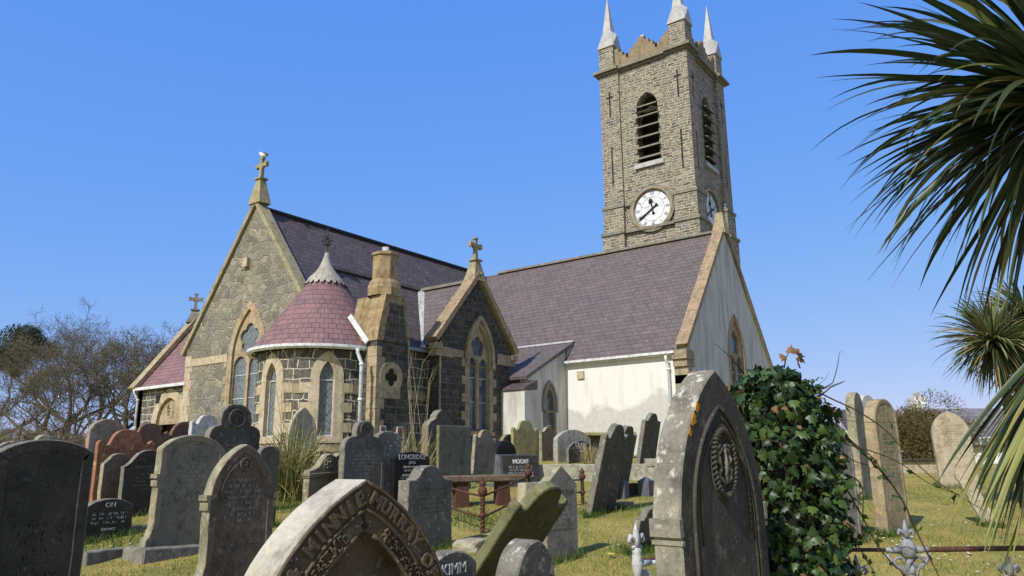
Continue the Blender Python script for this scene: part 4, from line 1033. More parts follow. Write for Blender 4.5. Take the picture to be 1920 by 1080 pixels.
GRP = 'headstones in the churchyard'
SEED = [100]; BASES = []
def headstone(label, xl, xr, top, base=None, depth=None, prof='gothic', k=1., mat='grey', t=.1, yaw=0., lean=0., tilt=0., w=None, h=None,
              border=.0, flare=0., lines=0, lmat='letter_grey', text=(), lsize=.03, lz=None, parts=(), rough=.006, name='headstone', cat='headstone', sink=.3, group=GRP):
    SEED[0] += 1; rnd = random.Random(SEED[0])
    xc = (xl+xr)/2
    p = onground(xc, base) if base else gdepth(xc, depth)
    n = Vector((math.cos(R(yaw)), math.sin(R(yaw)), 0)); u = Vector((-n.y, n.x, 0))
    ym = (top+(base or 1000))/2
    a, b, c = onplane(xl, ym, p, n), onplane(xr, ym, p, n), onplane(xc, top, p, n)
    if w is None: w = abs((b-a).dot(u))
    if h is None: h = (c.z-p.z)/math.cos(R(lean))/math.cos(R(tilt))
    print('%-48s d=%.1f w=%.2f h=%.2f z=%.2f' % (label[:48], p.dot(fw), w, h, p.z))
    BASES.append((p.copy(), u.copy(), n.copy(), w, t))
    pts = outline(w, h, prof, k, flare, sink=sink)
    o = slab(pts, t, border=border, rough=rough, seed=SEED[0]).build(name, 'hs_'+mat, None)
    o.matrix_world = Matrix.Translation(p) @ Matrix.Rotation(math.pi/2+R(yaw), 4, 'Z') @ Matrix.Rotation(R(lean), 4, 'Y') @ Matrix.Rotation(-R(tilt), 4, 'X')
    if mat in SIDE: sunlit_weathered_edges(o, SIDE[mat])
    tag(o, label, cat, group)
    yf = (.008 if border else 0)-.0015
    if lines:
        mb = MB(); z1 = lz[0]*h if lz else h*.72; z0 = lz[1]*h if lz else h*.35
        strokes(mb, (w-2*border)*.8, z0, z1, lsize, 1.8, yf, rnd); mb.build('inscription', lmat, o, fixn=False)
    for (s, size, zf) in text:
        mb = MB(); add_text(mb, s, size, Matrix.Translation((0, yf+.001, zf*h)) @ FRONT, .003); mb.build('inscription', lmat, o)
    for kind in parts:
        if kind == 'mouldings':
            for sx in (-1, 1):
                m = MB(); z = h*.62
                m.box(sx*w/2-(.012 if sx > 0 else .035), sx*w/2+(.035 if sx > 0 else .012), -.004, t+.004, z, z+.05)
                m.box(sx*w/2-(.012 if sx > 0 else .02), sx*w/2+(.02 if sx > 0 else .012), -.002, t+.002, z-.09, z-.02); m.build('shoulder_moulding', 'hs_side', o)
        if kind == 'plinth':
            m = slab([(-w/2-.16, -.25), (w/2+.16, -.25), (w/2+.16, .09), (-w/2-.16, .09)], t+.34, .015); pl_ = m.build('plinth', 'kerb_stone', o); pl_.location = (0, -.17, 0)
        if kind[0] == 'roundel':
            _, zc, r_ = kind; zc *= h
            m = MB(); m.tube([(r_*math.cos(a), -.004, zc+r_*math.sin(a)) for a in [2*math.pi*i/24 for i in range(25)]], r_*.12, 6, cap=False); m.tube([(r_*.86*math.cos(a), -.002, zc+r_*.86*math.sin(a)) for a in [2*math.pi*i/24 for i in range(25)]], r_*.05, 5, cap=False)
            m.build('medallion_ring', 'hs_'+mat, o, smooth=True)
            m = MB()
            for i in range(7):
                a0 = rnd.uniform(0, 6.28); rr = rnd.uniform(.25, .6)*r_; m.tube([(rr*math.cos(a0+j*.5)*(1-j*.08), -.006, zc+rr*math.sin(a0+j*.5+i)*.95) for j in range(5)], r_*.08, 5)
            m.build('carving', 'hs_'+mat, o, smooth=True)
        if kind == 'spandrel':
            m = MB(); hb = w/2-border-.02
            pp_ = [(x*hb*.92, h-.1*h+(y*hb*.9)) for x, y in arc_prof('gothic', max(k, .9))]
            m.tube([(x, yf, z) for x, z in pp_], .009, 5); m.tube([(-x, yf, z) for x, z in pp_], .009, 5); m.build('arch_moulding', 'hs_'+mat, o, smooth=True)
        if kind == 'cornice':
            m = MB(); z = h-w/2*.62; m.box(-w/2-.03, w/2+.03, -.05, t+.01, z, z+.035); m.box(-w/2-.015, w/2+.015, -.03, t+.01, z-.03, z-.001); m.build('cornice', 'hs_'+mat, o)
            for sx in (-1, 1):
                m = MB(); cx_, cz_ = sx*w*.14, h-w*.16
                for i in range(6): a = i*math.pi/3; m.tube([(cx_, -.01, cz_), (cx_+.05*math.cos(a), -.018, cz_+.05*math.sin(a)), (cx_+.075*math.cos(a), -.005, cz_+.075*math.sin(a))], [.015, .022, .008], 6)
                m.tube([(cx_+.09*math.cos(a), -.004, cz_+.09*math.sin(a)) for a in [i*.4 for i in range(17)]], .012, 5); m.build('rosette', 'hs_'+mat, o, smooth=True)
    return o
H = headstone
# far left
H('pale gothic headstone tip showing above the black slab at the left edge', 62, 98, 815, depth=9.5, mat='fawn', t=.1)
H('rough headstone tip behind the left end of the big black slab', 10, 44, 826, depth=9., mat='lichenrock', t=.12, w=.5)
H('large plain black headstone with a low arched top at the left edge', -2, 181, 823, depth=5.2, prof='seg', k=.3, mat='black', t=.11, border=.075, lines=1, lmat='hs_charcoal', lz=(.62, .4))
H('pinkish white round-arched headstone beside the bare trees', 163, 230, 785, depth=13, prof='seg', k=.75, mat='pink', t=.12, border=.06, lines=1, lmat='hs_redbrown')
H('orange red sandstone headstone with horned wavy top', 200, 272, 805, depth=12, prof='lobed', mat='red', t=.09, lines=1, lmat='hs_redbrown', w=.92)
H('brownish red headstone with wavy top behind the orange red one', 252, 302, 793, depth=14, prof='lobed', mat='redbrown', t=.1, w=.78)
H('small reddish arched headstone left of the white scalloped one', 328, 364, 790, depth=14.6, prof='round', k=.9, mat='redbrown', t=.1, border=.06, w=.62)
H('white scalloped headstone in front of the big gable', 362, 408, 777, depth=14, prof='lobed', mat='white', t=.1, lines=1, w=.66)
H('brown round-shouldered headstone with a white lichen spot', 184, 243, 850, base=968, prof='ogee', mat='brown', t=.1, lines=1, lmat='hs_redbrown')
H('dark slate headstone with curved shoulders behind the olive one', 244, 302, 843, base=966, prof='ogee', mat='black', t=.1, w=.8, lines=1, lmat='hs_grey')
g = H('low black granite grave marker with lettering behind the big black slab', 176, 226, 935, base=1012, prof='seg', k=.3, mat='black', t=.16, text=(('ON', .085, .84), ('GEORGE', .045, .25)), lines=1, lmat='letter_white', lsize=.03, lz=(.6, .35), w=.6)
H('black trefoil-topped headstone with a carved medallion before the gable', 400, 478, 757, depth=11.2, prof='trefoil', mat='charcoal', t=.13, border=.045, lines=1, parts=(('roundel', .87, .13),), lz=(.62, .35), w=.86)
H('small dark round-topped headstone beside the grass tussock', 488, 524, 836, depth=10.5, prof='round', k=.6, mat='charcoal', t=.1)
H('olive grey headstone with low arched top covered in lettering', 283, 405, 815, base=1037, prof='seg', k=.42, mat='olive', t=.13, border=.07, flare=.07, lines=1, lz=(.82, .42), lsize=.028, parts=('mouldings', 'plinth'), lean=2)
H('brown pointed gothic headstone with carved roundel left of the foreground arch', 402, 522, 833, depth=7.4, prof='gothic', k=1.5, mat='brown', t=.13, border=.075, flare=.06, lines=1, lz=(.74, .45), parts=('mouldings', 'spandrel', ('roundel', .86, .06)))
H('pale pointed headstone among tall straw below the turret', 543, 590, 763, depth=16, prof='gothic', k=1.7, mat='fawn', t=.1, border=.05, lines=1, w=.75)
H('low headstone with a scrolled top and two carved rosettes', 578, 672, 850, base=956, prof='scroll', mat='olive', t=.14, parts=('cornice',), lean=-3, tilt=-4)
H('dark headstone with round medallion on top and rope edge', 646, 722, 788, depth=11.8, prof='medal', mat='granite', t=.12, border=.055, lines=1, parts=(('roundel', .9, .11),), lz=(.6, .3), w=.86)
H('rough grey headstone half hidden right of the medallion stone', 714, 747, 808, depth=12.8, prof='seg', k=.3, mat='lichenrock', t=.12, w=.55, lines=1)
H('polished black headstone with bright white lettering in front of the straw tussock', 743, 804, 847, depth=12.5, prof='seg', k=.25, mat='polished', t=.1, lmat='letter_white', w=.86,
  text=(('LONGRIDGE', .115, .90), ('JAMES', .06, .80), ('DIED 5TH APRIL 2001', .045, .72), ('IN HIS 68TH YEAR', .045, .655), ('SARAH GARDNER', .06, .57)), lines=1, lz=(.5, .4))
H('dark headstone with a peaked cap behind the greenish slab', 806, 850, 768, depth=16.5, prof='hat', mat='charcoal', t=.2, w=.9, lines=1, lmat='hs_grey')
H('tall square-topped greenish grey slab with faint lettering', 819, 888, 798, base=921, prof='rect', mat='slateg', t=.07, lines=1, lz=(.9, .4), lmat='hs_charcoal', w=.95)
H('lopsided grey headstone leaning right of the greenish slab', 888, 926, 806, base=893, prof='lobed', mat='olive', t=.09, lean=7, w=.75, lines=1, lmat='hs_charcoal')
H('dark round-topped headstone behind the sloping granite tablet', 932, 968, 826, depth=18.2, prof='round', k=.8, mat='polished', t=.15, w=.8, border=.05)
H('older arched headstone peeping over the dark round-topped one', 944, 968, 814, depth=19.4, prof='round', k=.8, mat='brown', t=.12, w=.62, border=.06)
H('yellow-green headstone with wavy top below the transept', 963, 1012, 788, depth=19.4, prof='lobed', mat='yellow', t=.09, lines=1, lmat='hs_olive', w=.98, yaw=-8)
H('narrow brown headstone with pointed shoulders near the annex', 1017, 1045, 800, depth=19.8, prof='shoulder', mat='brown', t=.1, w=.62, yaw=-8)
H('small dark headstone in the corner of annex and nave', 1046, 1060, 820, depth=19.2, prof='round', k=.8, mat='black', t=.1, w=.5)
H('arched black headstone with white lettering on a pale surround', 1068, 1114, 826, depth=18.6, prof='seg', k=.45, mat='black', t=.08, lmat='letter_white', w=.98, yaw=-10, text=(('CLARY', .15, .8),), lines=1, lz=(.62, .45), lsize=.045)
H('dark headstone with three-lobed top leaning far right', 1103, 1158, 798, base=962, prof='lobed', mat='charcoal', t=.1, tilt=-15, w=.80, yaw=3, lines=1, lmat='hs_grey', lz=(.6, .2))
H('second lobed headstone hidden behind the dark leaning one', 1132, 1178, 800, depth=13.2, prof='lobed', mat='charcoal', t=.1, tilt=-14, w=.7, yaw=3)
H('tall narrow dark headstone leaning right beyond the pale grave wall', 1197, 1225, 776, depth=17., prof='shoulder', mat='charcoal', t=.1, tilt=-12, w=.85, yaw=2)
H('small dark broken headstone leaning beside the white iron post', 1190, 1232, 952, base=1032, prof='shoulder', mat='charcoal', t=.09, tilt=-14, w=.62, yaw=2)
H('grey granite headstone with raised centre in front of the rusty railing', 767, 846, 873, base=1036, prof='shoulder', mat='granite', t=.18, w=.80, yaw=0, rough=.008, lines=1, lmat='hs_charcoal', lz=(.7, .4))
H('grey gable-topped headstone with dark lettering behind the toppling green stone', 1031, 1082, 872, base=1052, prof='gable', mat='grey', t=.14, w=.56, yaw=-8, lines=1, lz=(.66, .3), lmat='hs_charcoal', lsize=.03, text=(('THOMAS BRICE', .062, .72),))
g = H('mossy green headstone with lobed top toppling to the right', 798, 828, 940, depth=5.2, prof='lobed', mat='green', t=.07, tilt=-38, w=.6, yaw=2, h=1.6, lines=1, lmat='hs_olive', lz=(.78, .4), rough=.007)
g = H('dark granite headstone with large white capitals at the bottom edge', 814, 892, 1033, depth=4.3, prof='seg', k=.42, mat='granite', t=.1, w=.40, yaw=-2, lmat='letter_white', text=(('KIMM', .085, .90), ('IN MEMORY OF', .036, .82)))
H('rough lichened round-topped headstone at the bottom edge', 958, 1048, 1013, depth=3.3, prof='round', k=1.5, mat='lichenrock', t=.12, w=.32, yaw=0, rough=.006)
H('grey pointed headstone half covered by ivy and bramble', 1574, 1609, 790, base=1022, prof='gothic', k=1.5, mat='grey', t=.16, w=.62, yaw=-18, border=.04)
H('tall thin sandy headstone seen edge-on behind the brambles', 1626, 1634, 742, base=935, prof='gothic', k=1., mat='side', t=.15, w=.72, yaw=0)
H('thin white marble headstone seen edge-on', 1640, 1650, 742, base=895, prof='gothic', k=1., mat='white', t=.12, w=.8, yaw=-16)
H('golden sandstone headstone with round top and shaded face', 1670, 1706, 751, base=1001, prof='round', k=.9, mat='gold', t=.15, w=.66, yaw=-13, border=.05, lines=1, lmat='hs_olive')
H('pale fawn pointed headstone facing the palm tree', 1766, 1838, 771, base=916, prof='gothic', k=1.3, mat='fawn', t=.12, yaw=-68, lean=-2, lines=1, lmat='hs_olive', lz=(.8, .55))
H('slim pale stone slab leaning left beneath the palm leaves', 1852, 1872, 880, base=988, prof='round', k=.8, mat='fawn', t=.08, w=.17, yaw=-75, lean=-22)

# --- foreground pointed stone with raised lettering round its arch
def murray():
    d0 = 2.25; p = gdepth(686, d0); yaw = R(-6); n = Vector((math.cos(yaw), math.sin(yaw), 0)); u = Vector((-n.y, n.x, 0))
    top = onplane(687, 899, p, n); h = top.z-p.z; p = Vector((top.x, top.y, p.z)); w = .74; k = 1.28
    t = .16
    o = slab(outline(w, h, 'point', k), t, c=.005, border=.128, rec=.035, rough=.0015, seed=5).build('headstone', 'hs_murray', None); sunlit_weathered_edges(o, 'murrayside')
    o.matrix_world = Matrix.Translation(p) @ Matrix.Rotation(math.pi/2+yaw, 4, 'Z')
    tag(o, 'brown pointed headstone in the foreground with raised lettering round its arch', 'headstone', GRP)
    hw = w/2
    pr = [Vector((x*hw, h+y*hw)) for x, y in arc_prof('point', k)][::-1]; pr.append(pr[-1]+Vector((0, -.8)))
    acc = [0.]
    for a_, b_ in zip(pr[:-1], pr[1:]): acc.append(acc[-1]+(b_-a_).length)
    def curve(s, off):
        sg = 1 if s >= 0 else -1; q = abs(s)
        i = min(len(pr)-2, max(0, int(np.searchsorted(acc, q))-1)); d = (pr[i+1]-pr[i]).normalized(); P_ = pr[i]+d*(q-acc[i]); i2 = min(len(pr)-2, i+1); d2 = (pr[i2+1]-pr[i2]).normalized(); f_ = (q-acc[i])/max(1e-6, acc[i+1]-acc[i]); dm = (d*(1-f_*.5)+d2*f_*.5).normalized()
        nn = Vector((dm.y, -dm.x)); nn = nn if nn.x < 0 else -nn; P_ = P_+nn*off
        return sg*P_.x, P_.y, dm.x, (dm.y if sg > 0 else -dm.y)
    # lettering
    lt = MB()
    def run(s, start, size=.056, sp=.0435):
        for i, ch in enumerate(s):
            if ch == ' ': continue
            x, z, tx, tz = curve(start+i*sp, .042)
            mtx = Matrix.Translation((x, -.004, z)) @ Matrix(((tx, 0, 0, 0), (0, 1, 0, 0), (0, 0, 1, 0), (0, 0, 0, 1)))
            ang = math.atan2(tz, tx); mtx = Matrix.Translation((x, -.004, z)) @ Matrix.Rotation(-ang, 4, 'Y') @ FRONT
            add_text(lt, ch, size, mtx, .006, .0022)
    left = 'HUGH & MINNIE'; run(left, -.0435*len(left)-.006); run('MURRAY OF D', .062)
    lt.build('raised_lettering', 'hs_murray', o)
    def tubeband(off, r_, s0, s1, nm, y=-.002, mat='hs_murray'):
        m = MB()
        for sg in (-1, 1): m.tube([(lambda q: (q[0], y, q[1]))(curve(sg*max(s, .004), off)) for s in np.linspace(s0, s1, 26)], r_, 6)
        m.build(nm, mat, o, smooth=True)
    tubeband(.006, .006, .0, .75, 'edge_moulding'); tubeband(.076, .006, .04, .75, 'arch_moulding', -.003); tubeband(.128, .007, .12, .75, 'arch_moulding', -.002)
    m = MB(); rnd = random.Random(3)           # foliage carving between the mouldings
    for sg in (-1, 1):
        s = .16
        while s < .75:
            for off in (.092, .110):
                x, z, _, _ = curve(sg*s, off+rnd.uniform(-.004, .004)); a = rnd.uniform(0, 6.28)
                m.tube([(x+.008*math.cos(a+q), -.004-.003*math.sin(q), z+.008*math.sin(a+q)) for q in (0, 1.2, 2.4, 3.6, 4.8)], [.003, .005, .005, .004, .002], 5)
            s += .017
    m.build('leaf_carving', 'hs_murray', o, smooth=True)
    # sunken pointed panel, kept as a dark plate with stalks standing on it
    ip_ = [(lambda q: (q[0], q[1]))(curve(s, .165)) for s in np.linspace(.24, .75, 16)]
    apex = (0, h-.25)
    pn = [apex]+ip_+[(-x, z) for x, z in ip_[::-1]]
    pn = [(x, z) for x, z in pn][::-1]
    st_ = MB()
    for i, (x0, x1, rr) in enumerate(((-.06, -.035, .010), (-.03, -.012, .012), (.0, .035, .016), (.035, .07, .014), (.07, .10, .010), (-.1, -.09, .009), (.02, -.01, .009))):
        zt = h-.27-abs(x1)*1.5-.02*(i % 3); st_.tube([(x0*2.0, .018, h-.85), (x0*1.4, .010, h-.46), (x1, .006, zt-.05), (x1*.9, .018, zt)], [rr, rr, rr*.8, rr*.25], 7)
    st_.build('stalk_carving', 'hs_murray', o, smooth=True)
murray()

# --- big upright stone at the right
def bigstone():
    yaw = R(-4); n = Vector((math.cos(yaw), math.sin(yaw), 0)); p = gdepth(1350, 2.95)
    top = onplane(1350, 694, p, n); p = Vector((top.x, top.y, p.z)); h = top.z-p.z; w = .75; k = 1.6; t = .115; lean = R(1.5)
    print('big h', h)
    o = slab(outline(w, h, 'gothic', k), t, c=.006, rough=.003, seed=8).build('headstone', 'hs_bigstone', None); sunlit_weathered_edges(o, 'bigside')
    o.matrix_world = Matrix.Translation(p) @ Matrix.Rotation(math.pi/2+yaw, 4, 'Z') @ Matrix.Rotation(-lean, 4, 'Y')
    tag(o, 'big lichened pointed headstone with oval medallion standing beside the ivy', 'headstone', GRP)
    hw = w/2
    def arch(off, z_low, m, r_, y=-.003, kk=1.6):
        hb = hw-off; pr = arc_prof('gothic', kk); H_ = kk*hb; zt = h-off*1.5
        pts = [(x*hb, y, zt+yy*hb) for x, yy in pr]; pts = [(hb, y, z_low)]+pts
        m.tube(pts, r_, 6); m.tube([(-a, b, c) for a, b, c in pts], r_, 6)
    m = MB(); arch(.10, .1, m, .009); m.build('arch_moulding', 'hs_bigstone', o, smooth=True)
    m = MB(); arch(.125, .1, m, .005); m.build('arch_moulding', 'hs_bigstone', o, smooth=True)
    m = MB(); arch(.16, h-.66, m, .006, kk=1.3); m.build('arch_moulding', 'hs_bigstone', o, smooth=True)
    zc = h-.37; m = MB(); N = 40; ra, rb = .092, .125
    for i in range(N):
        a = 2*math.pi*i/N; a2 = a+.12
        m.tube([((ra-.01)*math.cos(a), -.004, zc+(rb-.01)*math.sin(a)), (ra*math.cos(a2), -.016, zc+rb*math.sin(a2)), ((ra+.012)*math.cos(a2+.06), -.004, zc+(rb+.012)*math.sin(a2+.06))], .0075, 6)
    m.build('rope_ring', 'hs_bigstone', o, smooth=True)
    m = MB()
    for r2 in (1.18, .84): m.tube([(ra*r2*math.cos(a), -.003, zc+rb*r2*math.sin(a)) for a in [2*math.pi*i/40 for i in range(41)]], .005, 5, cap=False)
    m.build('medallion_rim', 'hs_bigstone', o, smooth=True)
    m = MB(); m.tube([(0, -.01, zc-.08), (.004, -.014, zc), (0, -.01, zc+.07)], [.010, .009, .007], 7)
    for sg in (-1, 1):
        for (x0, z0, x1, z1) in ((.0, .08, .06, .04), (.06, .04, .035, -.02), (.035, -.02, .065, -.06), (.065, -.06, .01, -.1), (.03, .09, .07, .07), (.07, 0, .045, .03)):
            m.tube([(sg*x0*.8, -.006, zc+z0*.78), (sg*(x0+x1)*.4+sg*.010, -.012, zc+(z0+z1)*.39), (sg*x1*.8, -.006, zc+z1*.78)], .007, 6)
    m.build('carving', 'hs_bigside', o, smooth=True)
    for sx in (-1, 1):                               # moulded shoulders on the sides
        zz = h-.615
        for (z0, z1, e, nm) in ((zz, zz+.062, .016, 0), (zz-.028, zz-.012, .006, 1), (zz-.16, zz-.03, -.0, 2)):
            if nm == 2: continue
            m = MB(); x0, x1 = sorted((sx*(hw-.01), sx*(hw+e))); m.box(x0, x1, -.004, t+.004, z0, z1); m.build('shoulder_moulding', 'hs_bigside', o)
    m = MB()                                          # pale weathered strip of the arris towards the sun
    rnd = random.Random(11); mb = MB(); strokes(mb, w*.62, h*.15, h*.5, .03, 2.0, -.0015, rnd); mb.build('inscription', 'hs_granite', o, fixn=False)
    lp = MB()
    for (fx, dz, rr) in ((-.30, -.20, .03), (-.335, -.25, .018), (-.27, -.155, .022)):
        rl = random.Random(int(dz*1000)); n_ = 14; base_ = len(lp.v); px0 = None
        zq = h+dz; hb = 0
        for (a_, b_) in zip(arc_prof('gothic', k)[:-1], arc_prof('gothic', k)[1:]):
            if h+a_[1]*hw <= zq <= h+b_[1]*hw: f_ = (zq-h-a_[1]*hw)/max(1e-6, (b_[1]-a_[1])*hw); hb = (a_[0]+(b_[0]-a_[0])*f_)*hw
        cx_ = -(hb-.018); ps = [(cx_+min(rr*rl.uniform(.5, 1.2), .3)*math.cos(q), -.0022, zq+rr*rl.uniform(.5, 1.2)*math.sin(q)) for q in [2*math.pi*i/n_ for i in range(n_)]]
        ps = [(max(x_, -(hb-.009)-(z_-zq)*-.6 if z_ < zq else -(hb-.009)+(z_-zq)*.75), y_, z_) for x_, y_, z_ in ps]; lp.add(ps+[(a, 0.001, c) for a, b, c in ps], [tuple(range(n_))]+[(i, (i+1) % n_, (i+1) % n_+n_, i+n_) for i in range(n_)])
    pass                                        # orange lichen patches on the shoulder
    pr = arc_prof('gothic', k)
    for (i0, yy, rr) in ():
        i = int(i0); f = i0-i; x = -(pr[i][0]*(1-f)+pr[i+1][0]*f)*hw; z = h+(pr[i][1]*(1-f)+pr[i+1][1]*f)*hw
        lp.lathe([(0.0, .004), (rr*.8, .003), (rr, -.004)], (x, yy, z), 9)
    lp.build('lichen_patch', 'lichen_orange', o)
MATS['lichen_orange'] = (lambda n: n.done(n.mix(n.noise(n.obj(), 60, 4).outputs[0], (.55, .26, .02), (.45, .18, .02)), .9))(NT('lichen_orange'))
bigstone()

# --- MOORE desk tablet
def moore():
    p = onground(980, 912); n = Vector((math.cos(R(-14)), math.sin(R(-14)), 0)); w = 1.02; h = .62
    base = slab([(-w/2-.03, -.2), (w/2+.03, -.2), (w/2+.03, .06), (-w/2-.03, .06)], .5, .01).build('desk_tablet', 'marble_blue', None)
    base.matrix_world = Matrix.Translation(p) @ Matrix.Rotation(math.pi/2+R(-14), 4, 'Z')
    tag(base, 'dark sloping granite tablet with white lettering behind the rusty railing', 'grave tablet', GRP)
    m = MB().add([(-w/2, 0.02, .06), (w/2, .02, .06), (w/2, .3, .06), (-w/2, .3, .06), (-w/2, .10, h), (w/2, .10, h), (w/2, .22, h), (-w/2, .22, h)], [(0, 3, 2, 1), (4, 5, 6, 7), (0, 1, 5, 4), (1, 2, 6, 5), (2, 3, 7, 6), (3, 0, 4, 7)])
    m.build('block', 'marble_blue', base)
    ang = math.atan2(.08, h-.06); M0 = Matrix.Translation((0, .02, .06)) @ Matrix.Rotation(-ang, 4, 'X')
    m = MB(); m.add([M0 @ Vector(q) for q in ((-w/2+.06, -.004, .04), (w/2-.02, -.004, .04), (w/2-.02, -.004, .54), (-w/2+.06, -.004, .54), (-w/2+.06, .004, .04), (w/2-.02, .004, .04), (w/2-.02, .004, .54), (-w/2+.06, .004, .54))], [(0, 1, 2, 3), (0, 4, 5, 1), (1, 5, 6, 2), (2, 6, 7, 3), (3, 7, 4, 0)])
    m.build('face_plate', 'hs_black', base)
    m = MB(); add_text(m, 'MOORE', .12, M0 @ Matrix.Translation((0.02, -.006, .42)) @ FRONT, .003, .003)
    mm = MB(); strokes(mm, .7, .1, .3, .04, 1.5, -.006, random.Random(5)); m.add([M0 @ v for v in mm.v], mm.f); m.build('inscription', 'letter_white', base, fixn=False)
moore()
# surround of the CLARY stone, low walls, kerbs, blocks
def kerb(name, label, cat, a, b, wd, h, mat, group=None, sink=.2):
    """a low straight wall/kerb between two ground points"""
    a, b = Vector(a), Vector(b); L = (b-a).length; ang = math.atan2(b.y-a.y, b.x-a.x)
    pts = [(0, -sink)]+[(L*i/10, -sink) for i in range(1, 11)]+[(L-L*i/14, h) for i in range(15)]
    o = slab([(0, -sink), (L, -sink)]+[(L-L*i/16, h) for i in range(17)], wd, .012, rough=.01, seed=int(a.x*10)).build(name, mat, None)
    o.matrix_world = Matrix.Translation(a) @ Matrix.Rotation(ang, 4, 'Z'); tag(o, label, cat, group); return o
a, b = onground(1012, 905), onground(1252, 902)
o = kerb('grave_wall', 'long pale concrete grave wall in front of the white nave', 'low wall', a, b, .3, .36, 'concrete'); 
m = MB().box(2.2, 2.42, -.02, .32, .3, .46); m.build('wall_block', 'concrete', o)
o = kerb('grave_kerb', 'rough stone grave kerb beside the olive headstone', 'kerb', onground(160, 1062), onground(275, 1030), .14, .14, 'kerb_stone')
o = kerb('grave_kerb', 'small broken kerb piece right of the olive headstone', 'kerb', onground(378, 1018), onground(402, 1012), .2, .16, 'hs_black')
o = kerb('grave_kerb', 'dark polished kerb behind the leaning three-lobed stone', 'kerb', onground(1170, 930), onground(1232, 928), .15, .22, 'hs_black')
for (x, y, s, lab) in ((1212, 930, .22, 'small blue-grey capped corner post of the dark kerb'), (1168, 935, .16, 'slim blue-grey kerb post behind the leaning stone')):
    p = onground(x, y); m = MB(); m.box(-s/2, s/2, -s/2, s/2, -.1, .26); m.add([(-s/2, -s/2, .261), (s/2, -s/2, .261), (s/2, s/2, .261), (-s/2, s/2, .261), (0, 0, .34)], [(0, 1, 4), (1, 2, 4), (2, 3, 4), (3, 0, 4)])
    o = m.build('kerb_post', 'marble_blue', None); o.location = p; tag(o, lab, 'kerb post')
def rock(x, y, s, lab, mat='ground_rock', sz=.55, name='rock'):
    p = onground(x, y); bm = bmesh.new(); bmesh.ops.create_icosphere(bm, subdivisions=3, radius=1)
    m = MB(); sd = x
    for v in bm.verts:
        q = v.co.copy(); q = Vector((max(-.75, min(.75, q.x)), max(-.7, min(.7, q.y)), max(-.6, min(.6, q.z)))); q *= 1+.16*mnoise.noise(q*2+Vector((sd, 0, 0)))
        v.co = q
    m.add([v.co*s for v in bm.verts], [tuple(v.index for v in f.verts) for f in bm.faces]); bm.free()
    m.v = [Vector((v.x, v.y, v.z*sz)) for v in m.v]
    o = m.build(name, mat, None); o.location = p+Vector((0, 0, s*sz*.3)); o.rotation_euler = (0, 0, x*.1); tag(o, lab, 'stone', 'loose stones lying in the grass')
rock(882, 1030, .24, 'broken pale stone beside the toppling green headstone'); rock(1212, 925, .3, 'lumpy pale boulder right of the leaning dark stone'); rock(1222, 968, .14, 'small pale stone against the big lichened headstone')
rock(262, 996, .14, 'small grey stone beside the dark slate headstone', 'kerb_stone'); rock(893, 905, .16, 'dark stone at the foot of the lopsided headstone', 'kerb_stone'); rock(1170, 952, .18, 'brown stone at the foot of the dark leaning headstone', 'kerb_stone')
p = onground(1003, 968); s = .26; m = MB(); m.hexa([(-s, -.1, -.2), (s, -.1, -.2), (s, .2, -.2), (-s, .2, -.2)], [(-s*.8, -.05, .5), (s*.8, -.05, .5), (s*.8, .15, .5), (-s*.8, .15, .5)])
o = m.build('broken_block', 'hs_fawn', None); o.matrix_world = Matrix.Translation(p) @ Matrix.Rotation(math.pi/2-.3, 4, 'Z'); tag(o, 'pale tapered stone block left of the grey gable-topped headstone', 'stone block')
def surround():
    p = gdepth(1088, 18.95); m = MB(); w = 1.3
    pts = outline(w, .82, 'seg', .35); o = slab(pts, .14, .01, seed=3).build('headstone_surround', 'concrete', None)
    o.matrix_world = Matrix.Translation(p+Vector((-.16, .0, 0))) @ Matrix.Rotation(math.pi/2-.17, 4, 'Z'); tag(o, 'pale concrete surround behind the arched black headstone', 'grave surround')
surround()
def tomb():
    a, b = gdepth(1052, 20.4), gdepth(1196, 20.4); t = thing('table_tomb', 'table tomb with thick slab top in front of the white wall', 'tomb', (a+b)/2, world=False)
    L = (b-a).length; ang = math.atan2(b.y-a.y, b.x-a.x); t.rotation_euler = (0, 0, ang)
    slab([(-L/2, .62), (L/2, .62), (L/2, .72), (-L/2, .72)], .95, .02, rough=.008).build('slab_top', 'hs_yellow', t)
    m = MB()
    for x in (-L/2+.18, L/2-.18):
        for y in (.12, .8):
            mm = MB(); mm.hexa([(x-.07, y-.07, -.2), (x+.07, y-.07, -.2), (x+.07, y+.07, -.2), (x-.07, y+.07, -.2)], [(x-.1, y-.1, .618), (x+.1, y-.1, .618), (x+.1, y+.1, .618), (x-.1, y+.1, .618)]); mm.build('leg', 'hs_olive', t)
    MB().box(-L/2+.3, L/2-.3, .3, .6, -.2, .61).build('inner_wall', 'hs_charcoal', t)
tomb()

# ------------------------------------------------------------------ iron railings
def spiral(mb, p, z0, z1, r_=.02, tw_=9):
    for ph in (0, math.pi):
        n_ = 26; mb.tube([(p.x+r_*.6*math.cos(ph+tw_*i/n_*2), p.y+r_*.6*math.sin(ph+tw_*i/n_*2), z0+(z1-z0)*i/n_) for i in range(n_+1)], r_*.75, 6)
def railpost(p, h, mat, s=1.):
    m = MB(); spiral(m, p, p.z-.1, p.z+h*.28, .022*s); spiral(m, p, p.z+h*.36, p.z+h*.68, .022*s)
    m.lathe([(.02*s, h*.27), (.04*s, h*.29), (.045*s, h*.33), (.03*s, h*.37)], p, 10); m.lathe([(.02*s, h*.66), (.045*s, h*.69), (.055*s, h*.75), (.045*s, h*.81), (.03*s, h*.83), (.03*s, h*.85), (.045*s, h*.88), (.03*s, h*.93), (.012*s, h*.95), (.02*s, h*.97), (.004, h)], p, 10)
    return m
